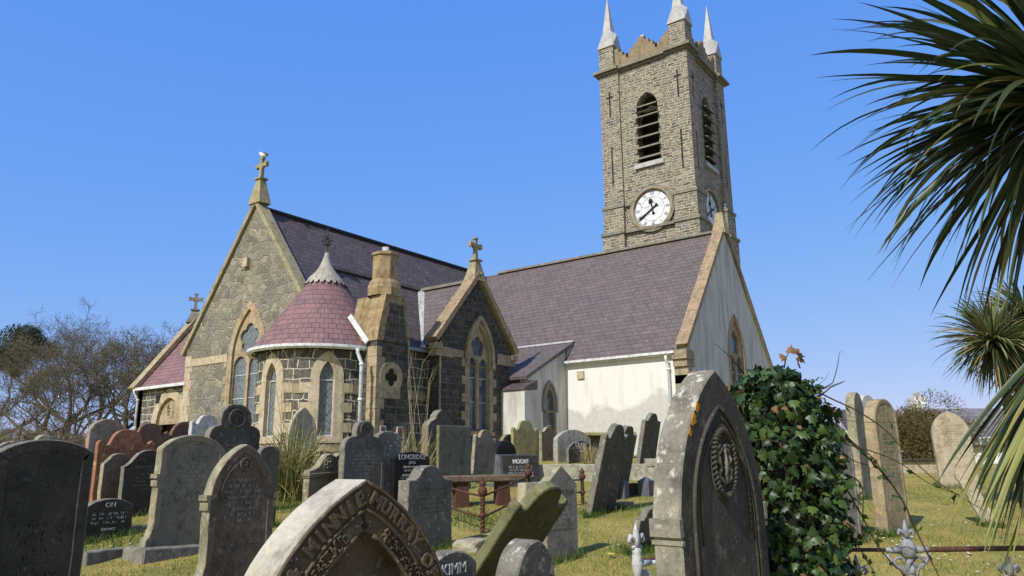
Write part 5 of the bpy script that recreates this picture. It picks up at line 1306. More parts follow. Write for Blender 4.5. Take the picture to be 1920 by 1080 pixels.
def rusty_railing():
    a, b, c = onground(905, 1000), gdepth(838, 11.4), gdepth(990, 12.6)
    t = thing('iron_railing', 'rusty iron grave railing with twisted posts and two rails', 'railing', a)
    a0 = a
    for q in (a, c): railpost(q, .74, 'iron_rust', 1.25).build('post', 'iron_rust', t, smooth=True)
    for hh in (.21, .49):
        for q in (b, c):
            m = MB(); m.tube([a+Vector((0, 0, hh)), (a+q)/2+Vector((0, 0, hh-.01)), q+Vector((0, 0, hh))], .017, 7); m.build('rail', 'iron_rust', t, smooth=True)
    a, b = gdepth(838, 12.3), gdepth(992, 12.9); 
    z = .40; p = (a+b)/2; L = (b-a).length; m = slab([(-L/2, z), (L/2, z), (L/2, z+.11), (-L/2, z+.11)], .3, .02, rough=.012, seed=4)
    o = m.build('ledger_slab', 'hs_brown', None); o.matrix_world = Matrix.Translation(p) @ Matrix.Rotation(math.atan2(b.y-a.y, b.x-a.x), 4, 'Z'); tag(o, 'lichened stone ledger slab on legs behind the rusty railing', 'tomb slab')
    for x in (-L*.3, L*.2):
        mm = MB(); mm.hexa([(x-.13, .05, -.2), (x+.13, .05, -.2), (x+.13, .25, -.2), (x-.13, .25, -.2)], [(x-.1, .05, z-.002), (x+.1, .05, z-.002), (x+.1, .25, z-.002), (x-.1, .25, z-.002)]); mm.build('leg', 'iron_rust', o)
rusty_railing()
def black_railing():
    a = onground(1093, 946); t = thing('iron_railing', 'dark iron railing post with short rails left of the leaning dark stone', 'railing', a)
    railpost(a, .6, 'iron_rust', 1.1).build('post', 'iron_rust', t, smooth=True)
    b = a+Vector((-.1, -.9, 0))
    for hh in (.2, .4): MB().tube([a+Vector((0, 0, hh)), b+Vector((0, 0, hh))], .016, 6).build('rail', 'iron_black', t)
black_railing()
def fleur(m, p, u, s, flat=Vector((0, 0, 1))):
    """fleur-de-lis standing on p, spread along u"""
    up = flat
    m.tube([p, p+up*.05*s, p+up*.1*s, p+up*.17*s], [.022*s, .03*s, .024*s, .003], 8)
    for sg in (-1, 1):
        m.tube([p+up*.01*s, p+up*.06*s+u*sg*.03*s, p+up*.08*s+u*sg*.06*s, p+up*.05*s+u*sg*.075*s, p+up*.03*s+u*sg*.055*s], [.012*s, .017*s, .019*s, .015*s, .008*s], 7)
    m.tube([p-u*.045*s+up*.005*s, p+u*.045*s+up*.005*s], .013*s, 6)
def white_post():
    a = gdepth(1186, 4.6); u = Vector((0, 1, 0)); pz = onplane(1186, 1045, a, fw.normalized()); h = pz.z-a.z
    t = thing('iron_railing', 'white painted iron railing post with a fleur-de-lis top', 'railing', a)
    u = (Vector((math.cos(R(75)), math.sin(R(75)), 0)))
    m = MB(); m.tube([a+Vector((0, 0, -.1)), a+Vector((0, 0, h-.05))], .018, 8); m.lathe([(.02, h-.13), (.030, h-.1), (.034, h-.06), (.030, h-.02), (.026, h), (.03, h+.015), (.02, h+.03)], a, 12)
    m.build('post', 'iron_white', t, smooth=True)
    m = MB(); fleur(m, a+Vector((0, 0, h+.03)), u, .85); m.build('finial', 'iron_white', t, smooth=True)
    m = MB()
    for r_, c_ in ((.05, (.065, -.13)), (.028, (.06, -.12))): m.tube([a+u*(c_[0]+r_*math.cos(q))+Vector((0, 0, h+c_[1]-.03+r_*math.sin(q))) for q in np.linspace(-1, 4.4, 16)], .011, 6)
    m.build('scroll_bracket', 'iron_white', t, smooth=True)
    e = a+u*1.6; MB().tube([a+Vector((0, 0, h-.06)), a+u*.12+Vector((0, 0, h-.065))], [.026, .016], 8).build('collar', 'iron_white', t, smooth=True)
    MB().tube([a+u*.1+Vector((0, 0, h-.065)), e+Vector((0, 0, h-.12))], .013, 8).build('rail', 'iron_white', t, smooth=True)
    MB().tube([a+u*.05+Vector((-.25, .5, h-.12)), a+u*1.6+Vector((-.3, .5, h-.06))], .017, 8).build('rail', 'iron_rust', t, smooth=True)
white_post()
def right_rail():
    dep = 4.4; pts = [atdepth(1560, 1031, 4.3), atdepth(1702, 1031, 4.3), atdepth(1905, 1028, 4.35), atdepth(2100, 1026, 4.4)]
    t = thing('iron_railing', 'rusty horizontal grave rail with a silver fleur-de-lis cross', 'railing', gdepth(1702, 4.3))
    u = (pts[2]-pts[1]); u.z = 0; u.normalize()
    MB().tube(pts[:2], .011, 8).build('rail', 'iron_rust', t, smooth=True); MB().tube(pts[1:], .015, 8).build('rail', 'iron_rust', t, smooth=True)
    c = pts[1]; m = MB(); zv = Vector((0, 0, 1))
    m.tube([c+zv*.06, c+zv*.03, c, c-zv*.03, c-zv*.05], [.02, .04, .048, .038, .02], 10); m.tube([c-u*.13, c-u*.05], [.014, .022], 8); m.tube([c+u*.05, c+u*.13], [.022, .014], 8)
    for sg in (-1, 1):
        m.tube([c-zv*.02+u*sg*.13, c-zv*.07+u*sg*.1, c-zv*.1+u*sg*.05, c-zv*.16+u*sg*.03], .011, 6)
        m.tube([c-zv*.07+u*sg*.06+Vector((0, 0, 0))+u*(.03*math.cos(q))+zv*(.03*math.sin(q)) for q in np.linspace(0, 5.5, 12)], .009, 6)
    spiral(m, c-zv*.5, c.z-.5, c.z-.05, .02); m.build('rail_cross', 'iron_silver', t, smooth=True)
    m = MB(); fleur(m, c+zv*.06, u, .62); m.build('finial', 'iron_silver', t, smooth=True)
    m = MB(); m.tube([c-zv*.45, Vector((c.x, c.y, ground(c.x, c.y)-.1))], .016, 6); m.build('post', 'iron_silver', t, smooth=True)
    for (x, y, lab) in ((1608, 1078, 'dark cast-iron spear finial at the bottom edge below the ivy'), (1893, 1074, 'dark cast-iron spear finial at the bottom right under the palm')):
        q = atdepth(x, y, 3.7); g0 = Vector((q.x, q.y, ground(q.x, q.y))); tt = thing('railing_spear', lab, 'railing spear', g0, 'dark iron spears of the near railing')
        m = MB(); m.tube([g0-zv*.1, q], .012, 6); m.build('shaft', 'iron_black', tt, smooth=True); m = MB(); fleur(m, q-zv*.02, u, .68); m.build('finial', 'iron_silver', tt, smooth=True)
right_rail()

# ------------------------------------------------------------------ fast leaf-card style meshes
def arrmesh(name, V, F, mat, parent=None, smooth=False):
    V = np.asarray(V, dtype=np.float32).reshape(-1, 3); F = np.asarray(F, dtype=np.int32); k = F.shape[1]
    me = bpy.data.meshes.new(name); me.vertices.add(len(V)); me.vertices.foreach_set('co', V.ravel())
    me.loops.add(F.size); me.loops.foreach_set('vertex_index', F.ravel()); me.polygons.add(len(F))
    me.polygons.foreach_set('loop_start', np.arange(0, F.size, k, dtype=np.int32)); me.polygons.foreach_set('loop_total', np.full(len(F), k, dtype=np.int32))
    me.update(calc_edges=True); me.validate(); me.materials.append(MATS[mat])
    if smooth: me.polygons.foreach_set('use_smooth', [True]*len(me.polygons))
    o = bpy.data.objects.new(name, me); COL.objects.link(o)
    if parent is not None: o.parent = parent
    return o
def unit(a): return a/np.maximum(np.linalg.norm(a, axis=-1, keepdims=True), 1e-9)
def cards(P, D, N, L, W):
    """n diamond leaves: base P, direction D, normal N, lengths L, widths W"""
    n = len(P); D = unit(D); S = unit(np.cross(D, N)); L = np.asarray(L).reshape(-1, 1); W = np.asarray(W).reshape(-1, 1); Nn = np.cross(S, D)
    V = np.stack([P, P+D*L*.45+S*W*.5+Nn*L*.06, P+D*L, P+D*L*.45-S*W*.5+Nn*L*.06], 1); F = np.arange(4*n).reshape(n, 4); return V.reshape(-1, 3), F
def segs(P, Q, r0, r1, sides=3):
    P, Q = np.asarray(P), np.asarray(Q); n = len(P); D = unit(Q-P); ref = np.where(np.abs(D[:, 2:3]) > .9, [[1., 0, 0]], [[0, 0, 1.]]); A = unit(np.cross(D, ref)); B = np.cross(D, A)
    vs_ = []
    for (X, r_) in ((P, r0), (Q, r1)):
        for j in range(sides):
            a = 2*math.pi*j/sides; vs_.append(X+(A*math.cos(a)+B*math.sin(a))*np.asarray(r_).reshape(-1, 1))
    V = np.stack(vs_, 1).reshape(-1, 3); base = (np.arange(n)*2*sides).reshape(-1, 1, 1)
    q = np.array([[j, (j+1) % sides, sides+(j+1) % sides, sides+j] for j in range(sides)]).reshape(1, sides, 4)
    return V, (base+q).reshape(-1, 4)
def bare_tree(name, label, px, dep, height, spread, seed, budmat='bud', nb=2.2, lean=0., trunkh=.22, dense=1., base=None):
    height *= 1.16; dense *= .85
    rs = np.random.default_rng(seed); b0 = gdepth(px, dep); t = thing(name, label, 'tree', b0, 'bare trees behind the churchyard', world=False)
    tr = MB(); th = height*trunkh; r0 = height*.026
    pts = [Vector((0, 0, -.3)), Vector((rs.normal()*.1, rs.normal()*.1, th*.5)), Vector((rs.normal()*.2+lean*th, rs.normal()*.2, th))]
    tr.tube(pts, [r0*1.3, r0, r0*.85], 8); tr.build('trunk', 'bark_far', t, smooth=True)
    P = np.repeat([[pts[2].x, pts[2].y, pts[2].z]], 5, 0); D = unit(np.stack([rs.normal(0, .75, 5), rs.normal(0, .75, 5), rs.uniform(.6, 1.3, 5)], 1)); rad = np.full(5, r0*.55); ln = height*.26
    Pa, Qa, Ra, Rb = [], [], [], []; LV = 7
    for lv in range(LV):
        # each branch: 3 bent segments, children sprout along it
        kids_P, kids_D, kids_r = [], [], []
        L = ln*(.74**lv)*rs.uniform(.7, 1.25, len(P)); p = P.copy(); d = D.copy(); r_ = rad.copy()
        for s_ in range(3):
            d = unit(d+rs.normal(0, .16+.03*lv, d.shape)+np.array([0, 0, .07])); q = p+d*(L/3)[:, None]
            Pa.append(p.copy()); Qa.append(q.copy()); Ra.append(r_.copy()); Rb.append(r_*.85); r_ = r_*.85; p = q
            if lv < LV-1 and s_ >= 1 or (lv < LV-1 and s_ == 0 and lv > 2):
                m = rs.random(len(p)) < (.95 if s_ == 2 else .55*dense)
                kk = 2 if s_ == 2 else 1
                for _ in range(kk):
                    ang = rs.normal(0, .55, (m.sum(), 3)); kids_P.append(p[m]); kids_D.append(unit(d[m]+ang)); kids_r.append(r_[m]*.68)
        if lv < LV-1:
            P = np.concatenate(kids_P); D = np.concatenate(kids_D); rad = np.maximum(np.concatenate(kids_r), .011)
            # keep the crown inside its ellipsoid, and cap the count
            c = np.array([pts[2].x, pts[2].y, th+(height-th)*.42]); e = (P-c)/np.array([spread, spread, (height-th)*.60]); ok = (np.linalg.norm(e, axis=1) < 1.0)
            P, D, rad = P[ok], D[ok], rad[ok]
            cap = int(2600*dense)
            if len(P) > cap: idx = rs.choice(len(P), cap, replace=False); P, D, rad = P[idx], D[idx], rad[idx]
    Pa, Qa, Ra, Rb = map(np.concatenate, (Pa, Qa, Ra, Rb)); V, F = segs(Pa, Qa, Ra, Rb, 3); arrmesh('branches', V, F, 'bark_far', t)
    tips = Qa[-3*len(P):]; m = rs.random(len(tips)) < min(1, nb/3.2); tips = tips[m]
    for _ in range(1):
        B = np.repeat(tips, 1, 0)+rs.normal(0, .12, (len(tips), 3)); V, F = cards(B, rs.normal(0, 1, B.shape), rs.normal(0, 1, B.shape), rs.uniform(.06, .13, len(B)), rs.uniform(.03, .06, len(B))); arrmesh('buds', V, F, budmat, t)
    return t
T = bare_tree
T('bare_tree', 'broad dome-shaped budding tree nearest the porch', 232, 52, 9.6, 5.0, 3, nb=2.6, dense=1.5, trunkh=.2)
T('bare_tree', 'tall thin bare tree with reddish twigs left of the dome-shaped tree', 118, 66, 13.6, 4.6, 5, 'bud_red', nb=2.2, dense=1.6)
T('bare_tree', 'bare reddish tree rising just above the dome-shaped tree', 178, 74, 13.8, 4.8, 8, 'bud_red', nb=2.2, dense=1.6)
T('bare_tree', 'olive budding tree with dense low branches left of the tall thin one', 66, 50, 8.4, 5.2, 12, nb=3, dense=1.5, trunkh=.15)
T('bare_tree', 'budding tree cut by the left edge of the photo', -8, 54, 9.2, 5.0, 14, nb=3, dense=1.4, trunkh=.16)
T('bare_tree', 'bushy low tree between the pink headstone and the dome-shaped tree', 128, 46, 7.0, 4.6, 21, nb=3, dense=1.4, trunkh=.12)
T('bare_tree', 'tree crown just left of the porch roof', 290, 60, 10.8, 4.8, 17, 'bud_red', nb=2.4, dense=1.5)
T('bare_tree', 'distant bare tree half hidden by the porch', 330, 80, 12.0, 5., 19, 'bud_red', nb=1.5, dense=1.)
def clump(name, label, cat, c, radii, n, mats, L, W, seed, lumps=14, wood='bark', shell=.5, group=None, up=.2, droop=0., kind=None, trunk=True, drop_z=None):
    rs = np.random.default_rng(seed); t = thing(name, label, cat, (c[0], c[1], c[2]), group, world=False)
    if kind: t['kind'] = kind
    radii = np.array(radii); lc = unit(rs.normal(0, 1, (lumps, 3)))*rs.uniform(.35, .8, (lumps, 1)); lr = rs.uniform(.28, .5, lumps)
    per = n//len(mats); first = True
    for mi, mt in enumerate(mats):
        k = rs.integers(0, lumps, per); dv = unit(rs.normal(0, 1, (per, 3))); rr = rs.uniform(shell, 1.05, (per, 1)); P = (lc[k]+dv*lr[k][:, None]*rr)*radii+np.array([0, 0, radii[2]])
        D = dv+rs.normal(0, .5, dv.shape)+np.array([0, 0, up-droop]); N = dv+rs.normal(0, .5, dv.shape)
        V, F = cards(P, D, N, rs.uniform(.6, 1.3, per)*L, rs.uniform(.6, 1.2, per)*W); arrmesh('foliage', V, F, mt, t)
    if trunk:
        m = MB()
        for i in range(lumps): q = Vector(tuple((lc[i]*radii+np.array([0, 0, radii[2]])))); m.tube([(q.x*.1, q.y*.1, -.2), (q.x*.45, q.y*.45, q.z*.5), q], [radii[0]*.05, radii[0]*.03, radii[0]*.01], 5)
        m.build('stems', wood, t)
    return t
p = gdepth(6, 60); clump('pine_tree', 'dark evergreen crown at the left edge above the bare trees', 'tree', (p.x, p.y, p.z+7.2), (2.6, 2.6, 2.1), 9000, ['pine_leaf'], .3, .1, 31, 16, 'bark_far')
for i, (px, dp, rx, hz, lab, mt) in enumerate(((20, 44, 4.5, 1.5, 'tangled brown undergrowth at the far left', ['bud', 'bud_red']), (110, 42, 4, 1.0, 'low brown scrub behind the black slab', ['bud_red', 'bud']), (200, 46, 4.5, .9, 'twiggy scrub below the dome-shaped tree', ['bud_red', 'bud']), (285, 48, 4, .9, 'brown scrub beside the porch downpipe', ['bud', 'bud_red']))):
    p = gdepth(px, dp); clump('shrub', lab, 'shrub', p, (rx, rx, hz), 9000, mt, .22, .03, 40+i, 22, 'bark_far', group='scrub under the bare trees')
p = gdepth(1736, 24); clump('hedge_shrub', 'large brown and green conifer shrub behind the golden headstone', 'shrub', (p.x, p.y, p.z-.05), (1.75, 1.5, 1.18), 42000, ['hedge_brown', 'hedge_brown', 'hedge_green'], .12, .022, 51, 34, up=.3, trunk=True)

# ------------------------------------------------------------------ cordyline palms
def blades(P, D, L, W, droop, seed, nseg=9, fold=.22):
    """long sword leaves bending under their weight; returns quads"""
    rs = np.random.default_rng(seed); n = len(P); p = P.copy(); d = unit(D); up = np.array([0, 0, 1.]); S = unit(np.cross(d, up)+rs.normal(0, .35, d.shape)); rows = []
    for i in range(nseg+1):
        t = i/nseg; wdt = W*(np.interp(t, [0, .06, .35, .75, 1], [.35, .55, 1., .62, .03])); Sx = unit(S-d*np.sum(S*d, 1, keepdims=True)); Nn = np.cross(Sx, d)
        rows.append(np.stack([p-Sx*wdt[:, None]*.5+Nn*(wdt*fold)[:, None], p, p+Sx*wdt[:, None]*.5+Nn*(wdt*fold)[:, None]], 1))
        p = p+d*(L/nseg)[:, None]; d = unit(d-up*(droop*(.25+1.6*t)/nseg)[:, None])
    V = np.stack(rows, 1); idx = np.arange(n*(nseg+1)*3).reshape(n, nseg+1, 3); F = []
    for j in (0, 1): F.append(np.stack([idx[:, :-1, j], idx[:, :-1, j+1], idx[:, 1:, j+1], idx[:, 1:, j]], -1).reshape(-1, 4))
    return V.reshape(-1, 3), np.concatenate(F)
def head(t, c, n, L, W, seed, mats, dirbias=(0, 0, .35), spread=1., droop=(.5, 2.), name='leaves'):
    rs = np.random.default_rng(seed); k0 = 0
    for mi, (mt, frac) in enumerate(mats):
        m = int(n*frac); D = unit(rs.normal(0, spread, (m, 3))+np.array(dirbias)*(1 if mi == 0 else .2)); P = np.array(c)+D*.04
        V, F = blades(P, D, rs.uniform(.75, 1.15, m)*L, rs.uniform(.8, 1.2, m)*W, rs.uniform(*droop, m), seed+mi+1)
        arrmesh(name, V, F, mt, t, smooth=False)
def near_palm():
    c = atdepth(2015, 190, 2.75); g = Vector((c.x+.05, c.y, ground(c.x, c.y))); t = thing('cordyline_palm', 'near cordyline palm with long dark drooping sword leaves at the right edge', 'palm', g, world=False)
    q = c-g
    MB().tube([(0, 0, -.2), (.03, .02, q.z*.5), (q.x, q.y, q.z)], [.1, .08, .06], 10).build('trunk', 'bark', t, smooth=True)
    toC = Vector((-c.x, -c.y, 0)).normalized(); L_ = -RH
    rs = np.random.default_rng(77); n = 250
    # all round the head, most of them arching out and hanging
    D = unit(rs.normal(0, 1, (n, 3))*np.array([1, 1, .75])+np.array([0, 0, .12])); D = D[(D[:, 2] > -.75)]
    V, F = blades(np.array(q)+D*.05, D, rs.uniform(.6, .93, len(D)), rs.uniform(.020, .038, len(D)), rs.uniform(.25, 1.5, len(D)), 78, 12); arrmesh('leaves', V, F, 'palm_dark', t)
    m = 60; D = unit(rs.normal(0, .42, (m, 3))+np.array([L_.x*.8, L_.y*.8, -.35])); V, F = blades(np.array(q)+D*.05, D, rs.uniform(.6, .95, m), rs.uniform(.024, .042, m), rs.uniform(.3, 1.5, m), 86, 12); arrmesh('leaves', V, F, 'palm_dark', t)
    m = 75; D = unit(rs.normal(0, .5, (m, 3))+np.array([L_.x*.7, L_.y*.7, .75])); V, F = blades(np.array(q)+D*.05, D, rs.uniform(.55, .9, m), rs.uniform(.02, .034, m), rs.uniform(.3, 1.3, m), 87, 12); arrmesh('leaves', V, F, 'palm_dark', t)
    m = 55; D = unit(rs.normal(0, 1, (m, 3))+np.array([L_.x*.3, L_.y*.3, -.25])); V, F = blades(np.array(q)+D*.05, D, rs.uniform(.6, 1.0, m), rs.uniform(.022, .04, m), rs.uniform(.8, 2.6, m), 79, 12); arrmesh('leaves', V, F, 'palm_bright', t)
    # skirt of older leaves hanging from lower on the stem
    q2 = atdepth(2060, 560, 2.5)-g; m = 85; D = unit(np.clip(rs.normal(0, .28, (m, 3)), -.5, .5)+np.array([L_.x*.62, L_.y*.62, -1.3])); V, F = blades(np.array(q2)+D*.04, D, rs.uniform(.5, .95, m), rs.uniform(.022, .040, m), rs.uniform(.1, .9, m), 80, 12); arrmesh('old_leaves', V, F, 'palm_dark', t)
    m = 42; D = unit(np.clip(rs.normal(0, .26, (m, 3)), -.45, .45)+np.array([L_.x*.68, L_.y*.68, -1.2])); V, F = blades(np.array(q2)+D*.04, D, rs.uniform(.5, 1.0, m), rs.uniform(.02, .04, m), rs.uniform(.1, .8, m), 82, 12); arrmesh('old_leaves', V, F, 'palm_bright', t)
    m = 22; D = unit(np.clip(rs.normal(0, .25, (m, 3)), -.4, .4)+np.array([L_.x*.7, L_.y*.7, -1.1])); V, F = blades(np.array(q2)+D*.04, D, rs.uniform(.5, .9, m), rs.uniform(.015, .03, m), rs.uniform(.1, .9, m), 83, 12); arrmesh('dead_leaves', V, F, 'palm_dead', t)
near_palm()
def far_palm():
    g = gdepth(1915, 11.5); t = thing('cordyline_palm', 'smaller pale green cordyline palm with round heads behind the near palm', 'palm', g, world=False)
    for i, (x, y, d_, n) in enumerate(((1862, 640, 11.3, 420), (1910, 665, 11.8, 300), (1925, 600, 11.5, 250))):
        q = atdepth(x, y, d_)-g; MB().tube([(0, 0, 0), (q.x*.4, q.y*.4, q.z*.6), q*.98], [.12, .08, .05], 8).build('branch', 'bark', t, smooth=True)
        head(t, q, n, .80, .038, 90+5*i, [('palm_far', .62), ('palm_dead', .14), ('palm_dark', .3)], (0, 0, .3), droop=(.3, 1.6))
far_palm()

# ------------------------------------------------------------------ ivy and brambles
def ivy():
    g = gdepth(1478, 3.75); t = thing('ivy', 'dense glossy ivy swallowing a headstone right of the big lichened one', 'ivy', g, world=False)
    rs = np.random.default_rng(55); topz = (atdepth(1450, 688, 3.75)-g).z
    u = np.array([RH.x, RH.y, 0]); f_ = np.array([FH.x, FH.y, 0]); up = np.array([0, 0, 1.])
    def surf(n, sh):
        ph = rs.uniform(0, 2*math.pi, n); zt = rs.uniform(0, 1, n)**.8
        pf = np.interp(zt, [0, .25, .5, .7, .85, .95, 1], [.19, .23, .25, .265, .265, .22, .09])
        lump = np.array([1+.42*mnoise.noise(Vector((math.cos(a)*2, math.sin(a)*2, z*5))) for a, z in zip(ph, zt)])
        r_ = pf*lump*sh; cx = np.interp(zt, [0, .4, .8, 1], [-.05, -.05, -.04, -.05])
        P = u*(cx+r_*np.cos(ph))[:, None]+f_*(r_*.85*np.sin(ph))[:, None]+up*(zt*topz)[:, None]
        N = u*np.cos(ph)[:, None]+f_*np.sin(ph)[:, None]+up*(.25+1.2*(zt > .88))[:, None]; return P, unit(N)
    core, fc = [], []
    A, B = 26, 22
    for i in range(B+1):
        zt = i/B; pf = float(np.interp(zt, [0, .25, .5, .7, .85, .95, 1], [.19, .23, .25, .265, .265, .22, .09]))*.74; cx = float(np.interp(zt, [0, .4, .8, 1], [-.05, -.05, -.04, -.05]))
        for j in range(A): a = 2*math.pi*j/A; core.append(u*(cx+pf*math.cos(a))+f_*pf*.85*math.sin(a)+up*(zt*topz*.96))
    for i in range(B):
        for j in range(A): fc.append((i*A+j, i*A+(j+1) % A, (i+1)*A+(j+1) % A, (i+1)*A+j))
    arrmesh('shaded_stem_mass', core, fc, 'ivy_core', t)  # inner stem hull, painted near-black for the shade between leaves
    # lobed leaves: 5 points each, folded along the midrib
    shape = np.array([(0, 0), (.28, -.08), (.52, .12), (.34, .34), (.36, .62), (.14, .62), (0, 1.0), (-.14, .62), (-.36, .62), (-.34, .34), (-.52, .12), (-.28, -.08)])
    def leaves(P, N, size, mat):
        n = len(P); down = unit(-up*1.0+rs.normal(0, .75, (n, 3))+N*.35); Nn = unit(N+rs.normal(0, .6, (n, 3))); S = unit(np.cross(down, Nn)); Nn = np.cross(S, down)
        V = []
        for x, y in shape: V.append(P+(S*x+down*y+Nn*(-abs(x)*.35-.15*y*y))*size[:, None])
        V.append(P+down*(.42*size)[:, None])
        V = np.stack(V, 1); k = len(shape); idx = (np.arange(n)*(k+1)).reshape(-1, 1, 1); F = np.array([[j, (j+1) % k, k] for j in range(k)]).reshape(1, k, 3)
        return arrmesh('leaves', V.reshape(-1, 3), (idx+F).reshape(-1, 3), mat, t)
    P, N = surf(2700, rs.uniform(.78, 1.17, 2700)); leaves(P, N, rs.uniform(.026, .08, 2700)*rs.uniform(.75, 1, 2700), 'ivy_leaf')
    P, N = surf(1200, rs.uniform(.6, .95, 1200)); leaves(P, N, rs.uniform(.04, .07, 1200), 'ivy_leaf')
    P, N = surf(130, rs.uniform(.95, 1.18, 130)); leaves(P, N, rs.uniform(.02, .05, 130), 'ivy_dead')
    vm = MB()
    for i in range(26):
        P, N = surf(1, np.array([1.02])); p = Vector(P[0]); pts = [p]; d = Vector(rs.normal(0, 1, 3)); d.z = abs(d.z)*.3-.1; d.normalize()
        for k in range(7): d = (d+Vector(rs.normal(0, .35, 3))*.6).normalized(); pts.append(pts[-1]+d*.05)
        vm.tube(pts, [.0035-.0004*j for j in range(8)], 5)
    vm.build('vines', 'vine', t, smooth=True)
    # shoots above the top with a few leaves and berries
    sh = MB(); tips = []
    for (x0, y0, x1, y1) in ((1395, 700, 1342, 645), (1470, 690, 1478, 662), (1500, 690, 1492, 672), (1520, 735, 1528, 712), (1535, 745, 1582, 716)):
        a, b = atdepth(x0, y0, 3.75)-g, atdepth(x1, y1, 3.72)-g; sh.tube([a, (a+b)/2+Vector((0, 0, .012)), b], [.004, .003, .0015], 5); tips.append(b)
    sh.build('shoot', 'vine', t, smooth=True)
    tp = np.array([tuple(v) for v in tips[1:3]]*3)+rs.normal(0, .02, (6, 3)); leaves(tp, unit(rs.normal(0, 1, (6, 3))), np.full(6, .05), 'ivy_dead')
    bm_ = MB()
    for i in range(9): q = tips[3]+Vector(rs.normal(0, .012, 3)); bm_.lathe([(.0, -.005), (.005, 0), (.0, .005)], q, 6)
    bm_.build('berries', 'iron_black', t)
ivy()
def bramble(name, label, pts, r_=.0045, leaves_=0, seed=0):
    P = [atdepth(x, y, d) for x, y, d in pts]; g = Vector((P[0].x, P[0].y, P[0].z)); t = thing(name, label, 'bramble', g, 'bramble stems arching out of the ivy', world=False)
    Q = []
    for i in range(len(P)-1):
        a, b, c, d = P[max(i-1, 0)], P[i], P[i+1], P[min(i+2, len(P)-1)]
        for k in range(6):
            s = k/6; Q.append(.5*((2*b)+(c-a)*s+(2*a-5*b+4*c-d)*s*s+(3*b-a-3*c+d)*s**3)-g)
    Q.append(P[-1]-g); MB().tube(Q, [r_*(1-.6*i/len(Q)) for i in range(len(Q))], 6).build('stem', 'vine', t, smooth=True)
    rs = np.random.default_rng(seed); m = MB()
    for i in range(2, len(Q)-1, 2): d = Vector(rs.normal(0, 1, 3)).normalized(); m.tube([Q[i], Q[i]+d*.012], [.0016, .0003], 3)
    m.build('thorns', 'vine', t)
    if leaves_:
        idx = rs.integers(3, len(Q), leaves_); B = np.array([tuple(Q[i]) for i in idx]); V, F = cards(B, rs.normal(0, 1, B.shape)+np.array([0, 0, -.4]), rs.normal(0, 1, B.shape), rs.uniform(.03, .06, leaves_), rs.uniform(.02, .035, leaves_)); arrmesh('leaves', V, F, 'ivy_leaf', t)
B = bramble
B('bramble_stem', 'topmost bramble stem crossing in front of the thin white headstone', [(1520, 728, 3.8), (1560, 748, 3.8), (1610, 772, 3.8), (1662, 808, 3.8), (1700, 850, 3.8), (1760, 905, 3.8), (1850, 960, 3.8)], .0042, 4, 1)
B('bramble_stem', 'long dark bramble stem sweeping down past the silver iron cross', [(1560, 800, 3.7), (1640, 870, 3.7), (1690, 935, 3.7), (1725, 1010, 3.7), (1765, 1090, 3.7)], .006, 5, 2)
B('bramble_stem', 'bramble stem running from the ivy to the rusty rail', [(1530, 830, 3.7), (1580, 905, 3.7), (1620, 975, 3.7), (1650, 1030, 3.7), (1700, 1082, 3.7)], .005, 14, 3)
B('bramble_stem', 'thin bramble stem over the golden headstone', [(1575, 830, 3.8), (1640, 848, 3.8), (1690, 870, 3.8), (1740, 905, 3.8), (1800, 928, 3.8)], .0035, 3, 4)
B('bramble_stem', 'bramble loop hanging by the grey pointed headstone', [(1560, 880, 3.7), (1612, 905, 3.7), (1618, 960, 3.7), (1616, 1020, 3.7)], .004, 12, 5)
B('bramble_stem', 'leafy bramble stem low beside the ivy', [(1520, 900, 3.6), (1560, 930, 3.6), (1590, 990, 3.6), (1640, 1075, 3.6)], .005, 22, 6)
B('bramble_stem', 'bare bramble stem rising to the right above the ivy', [(1530, 735, 3.8), (1552, 726, 3.8), (1585, 714, 3.8)], .0025, 0, 7)
B('bramble_stem', 'bramble stem curling over the top right of the ivy', [(1510, 740, 3.8), (1545, 775, 3.8), (1600, 790, 3.8), (1680, 792, 3.8)], .0025, 3, 8)
B('bramble_stem', 'leafy bramble stem beside the edge-on sandy headstone', [(1550, 780, 3.7), (1600, 830, 3.7), (1640, 862, 3.7), (1660, 900, 3.7)], .004, 16, 9)

# ------------------------------------------------------------------ tussocks and straws
def tussock(label, x, y, n, L, W, spread, mats, seed, dep=None, droop=(.6, 2.6), group='grass tussocks among the graves'):
    p = onground(x, y) if dep is None else gdepth(x, dep); t = thing('grass_tussock', label, 'grass tussock', p, group, world=False); rs = np.random.default_rng(seed)
    for mt, fr_ in mats:
        m = int(n*fr_); D = unit(np.stack([rs.normal(0, .32, m), rs.normal(0, .32, m), np.full(m, 1.)], 1)); P = np.stack([rs.normal(0, spread, m), rs.normal(0, spread, m), np.full(m, -.02)], 1)
        V, F = blades(P, D, rs.uniform(.5, 1.1, m)*L, np.full(m, W), rs.uniform(*droop, m), seed+len(mt), 7); arrmesh('blades', V, F, mt, t)
    return t
tussock('tall yellow-green grass tussock below the turret', 545, 938, 520, 1.35, .022, .14, [('tussock_leaf', .75), ('straw', .3)], 61, droop=(.8, 3.4))
tussock('straw coloured tussock behind the polished black headstone', 772, 872, 200, 1.25, .018, .16, [('tussock_leaf', .4), ('straw', .6)], 64, dep=14.5, droop=(.3, 1.6))
tussock('small straw tussock in front of the arched black headstone', 1103, 874, 120, .62, .018, .06, [('straw', .9), ('tussock_leaf', .2)], 67, dep=17.5, droop=(.3, 1.5))
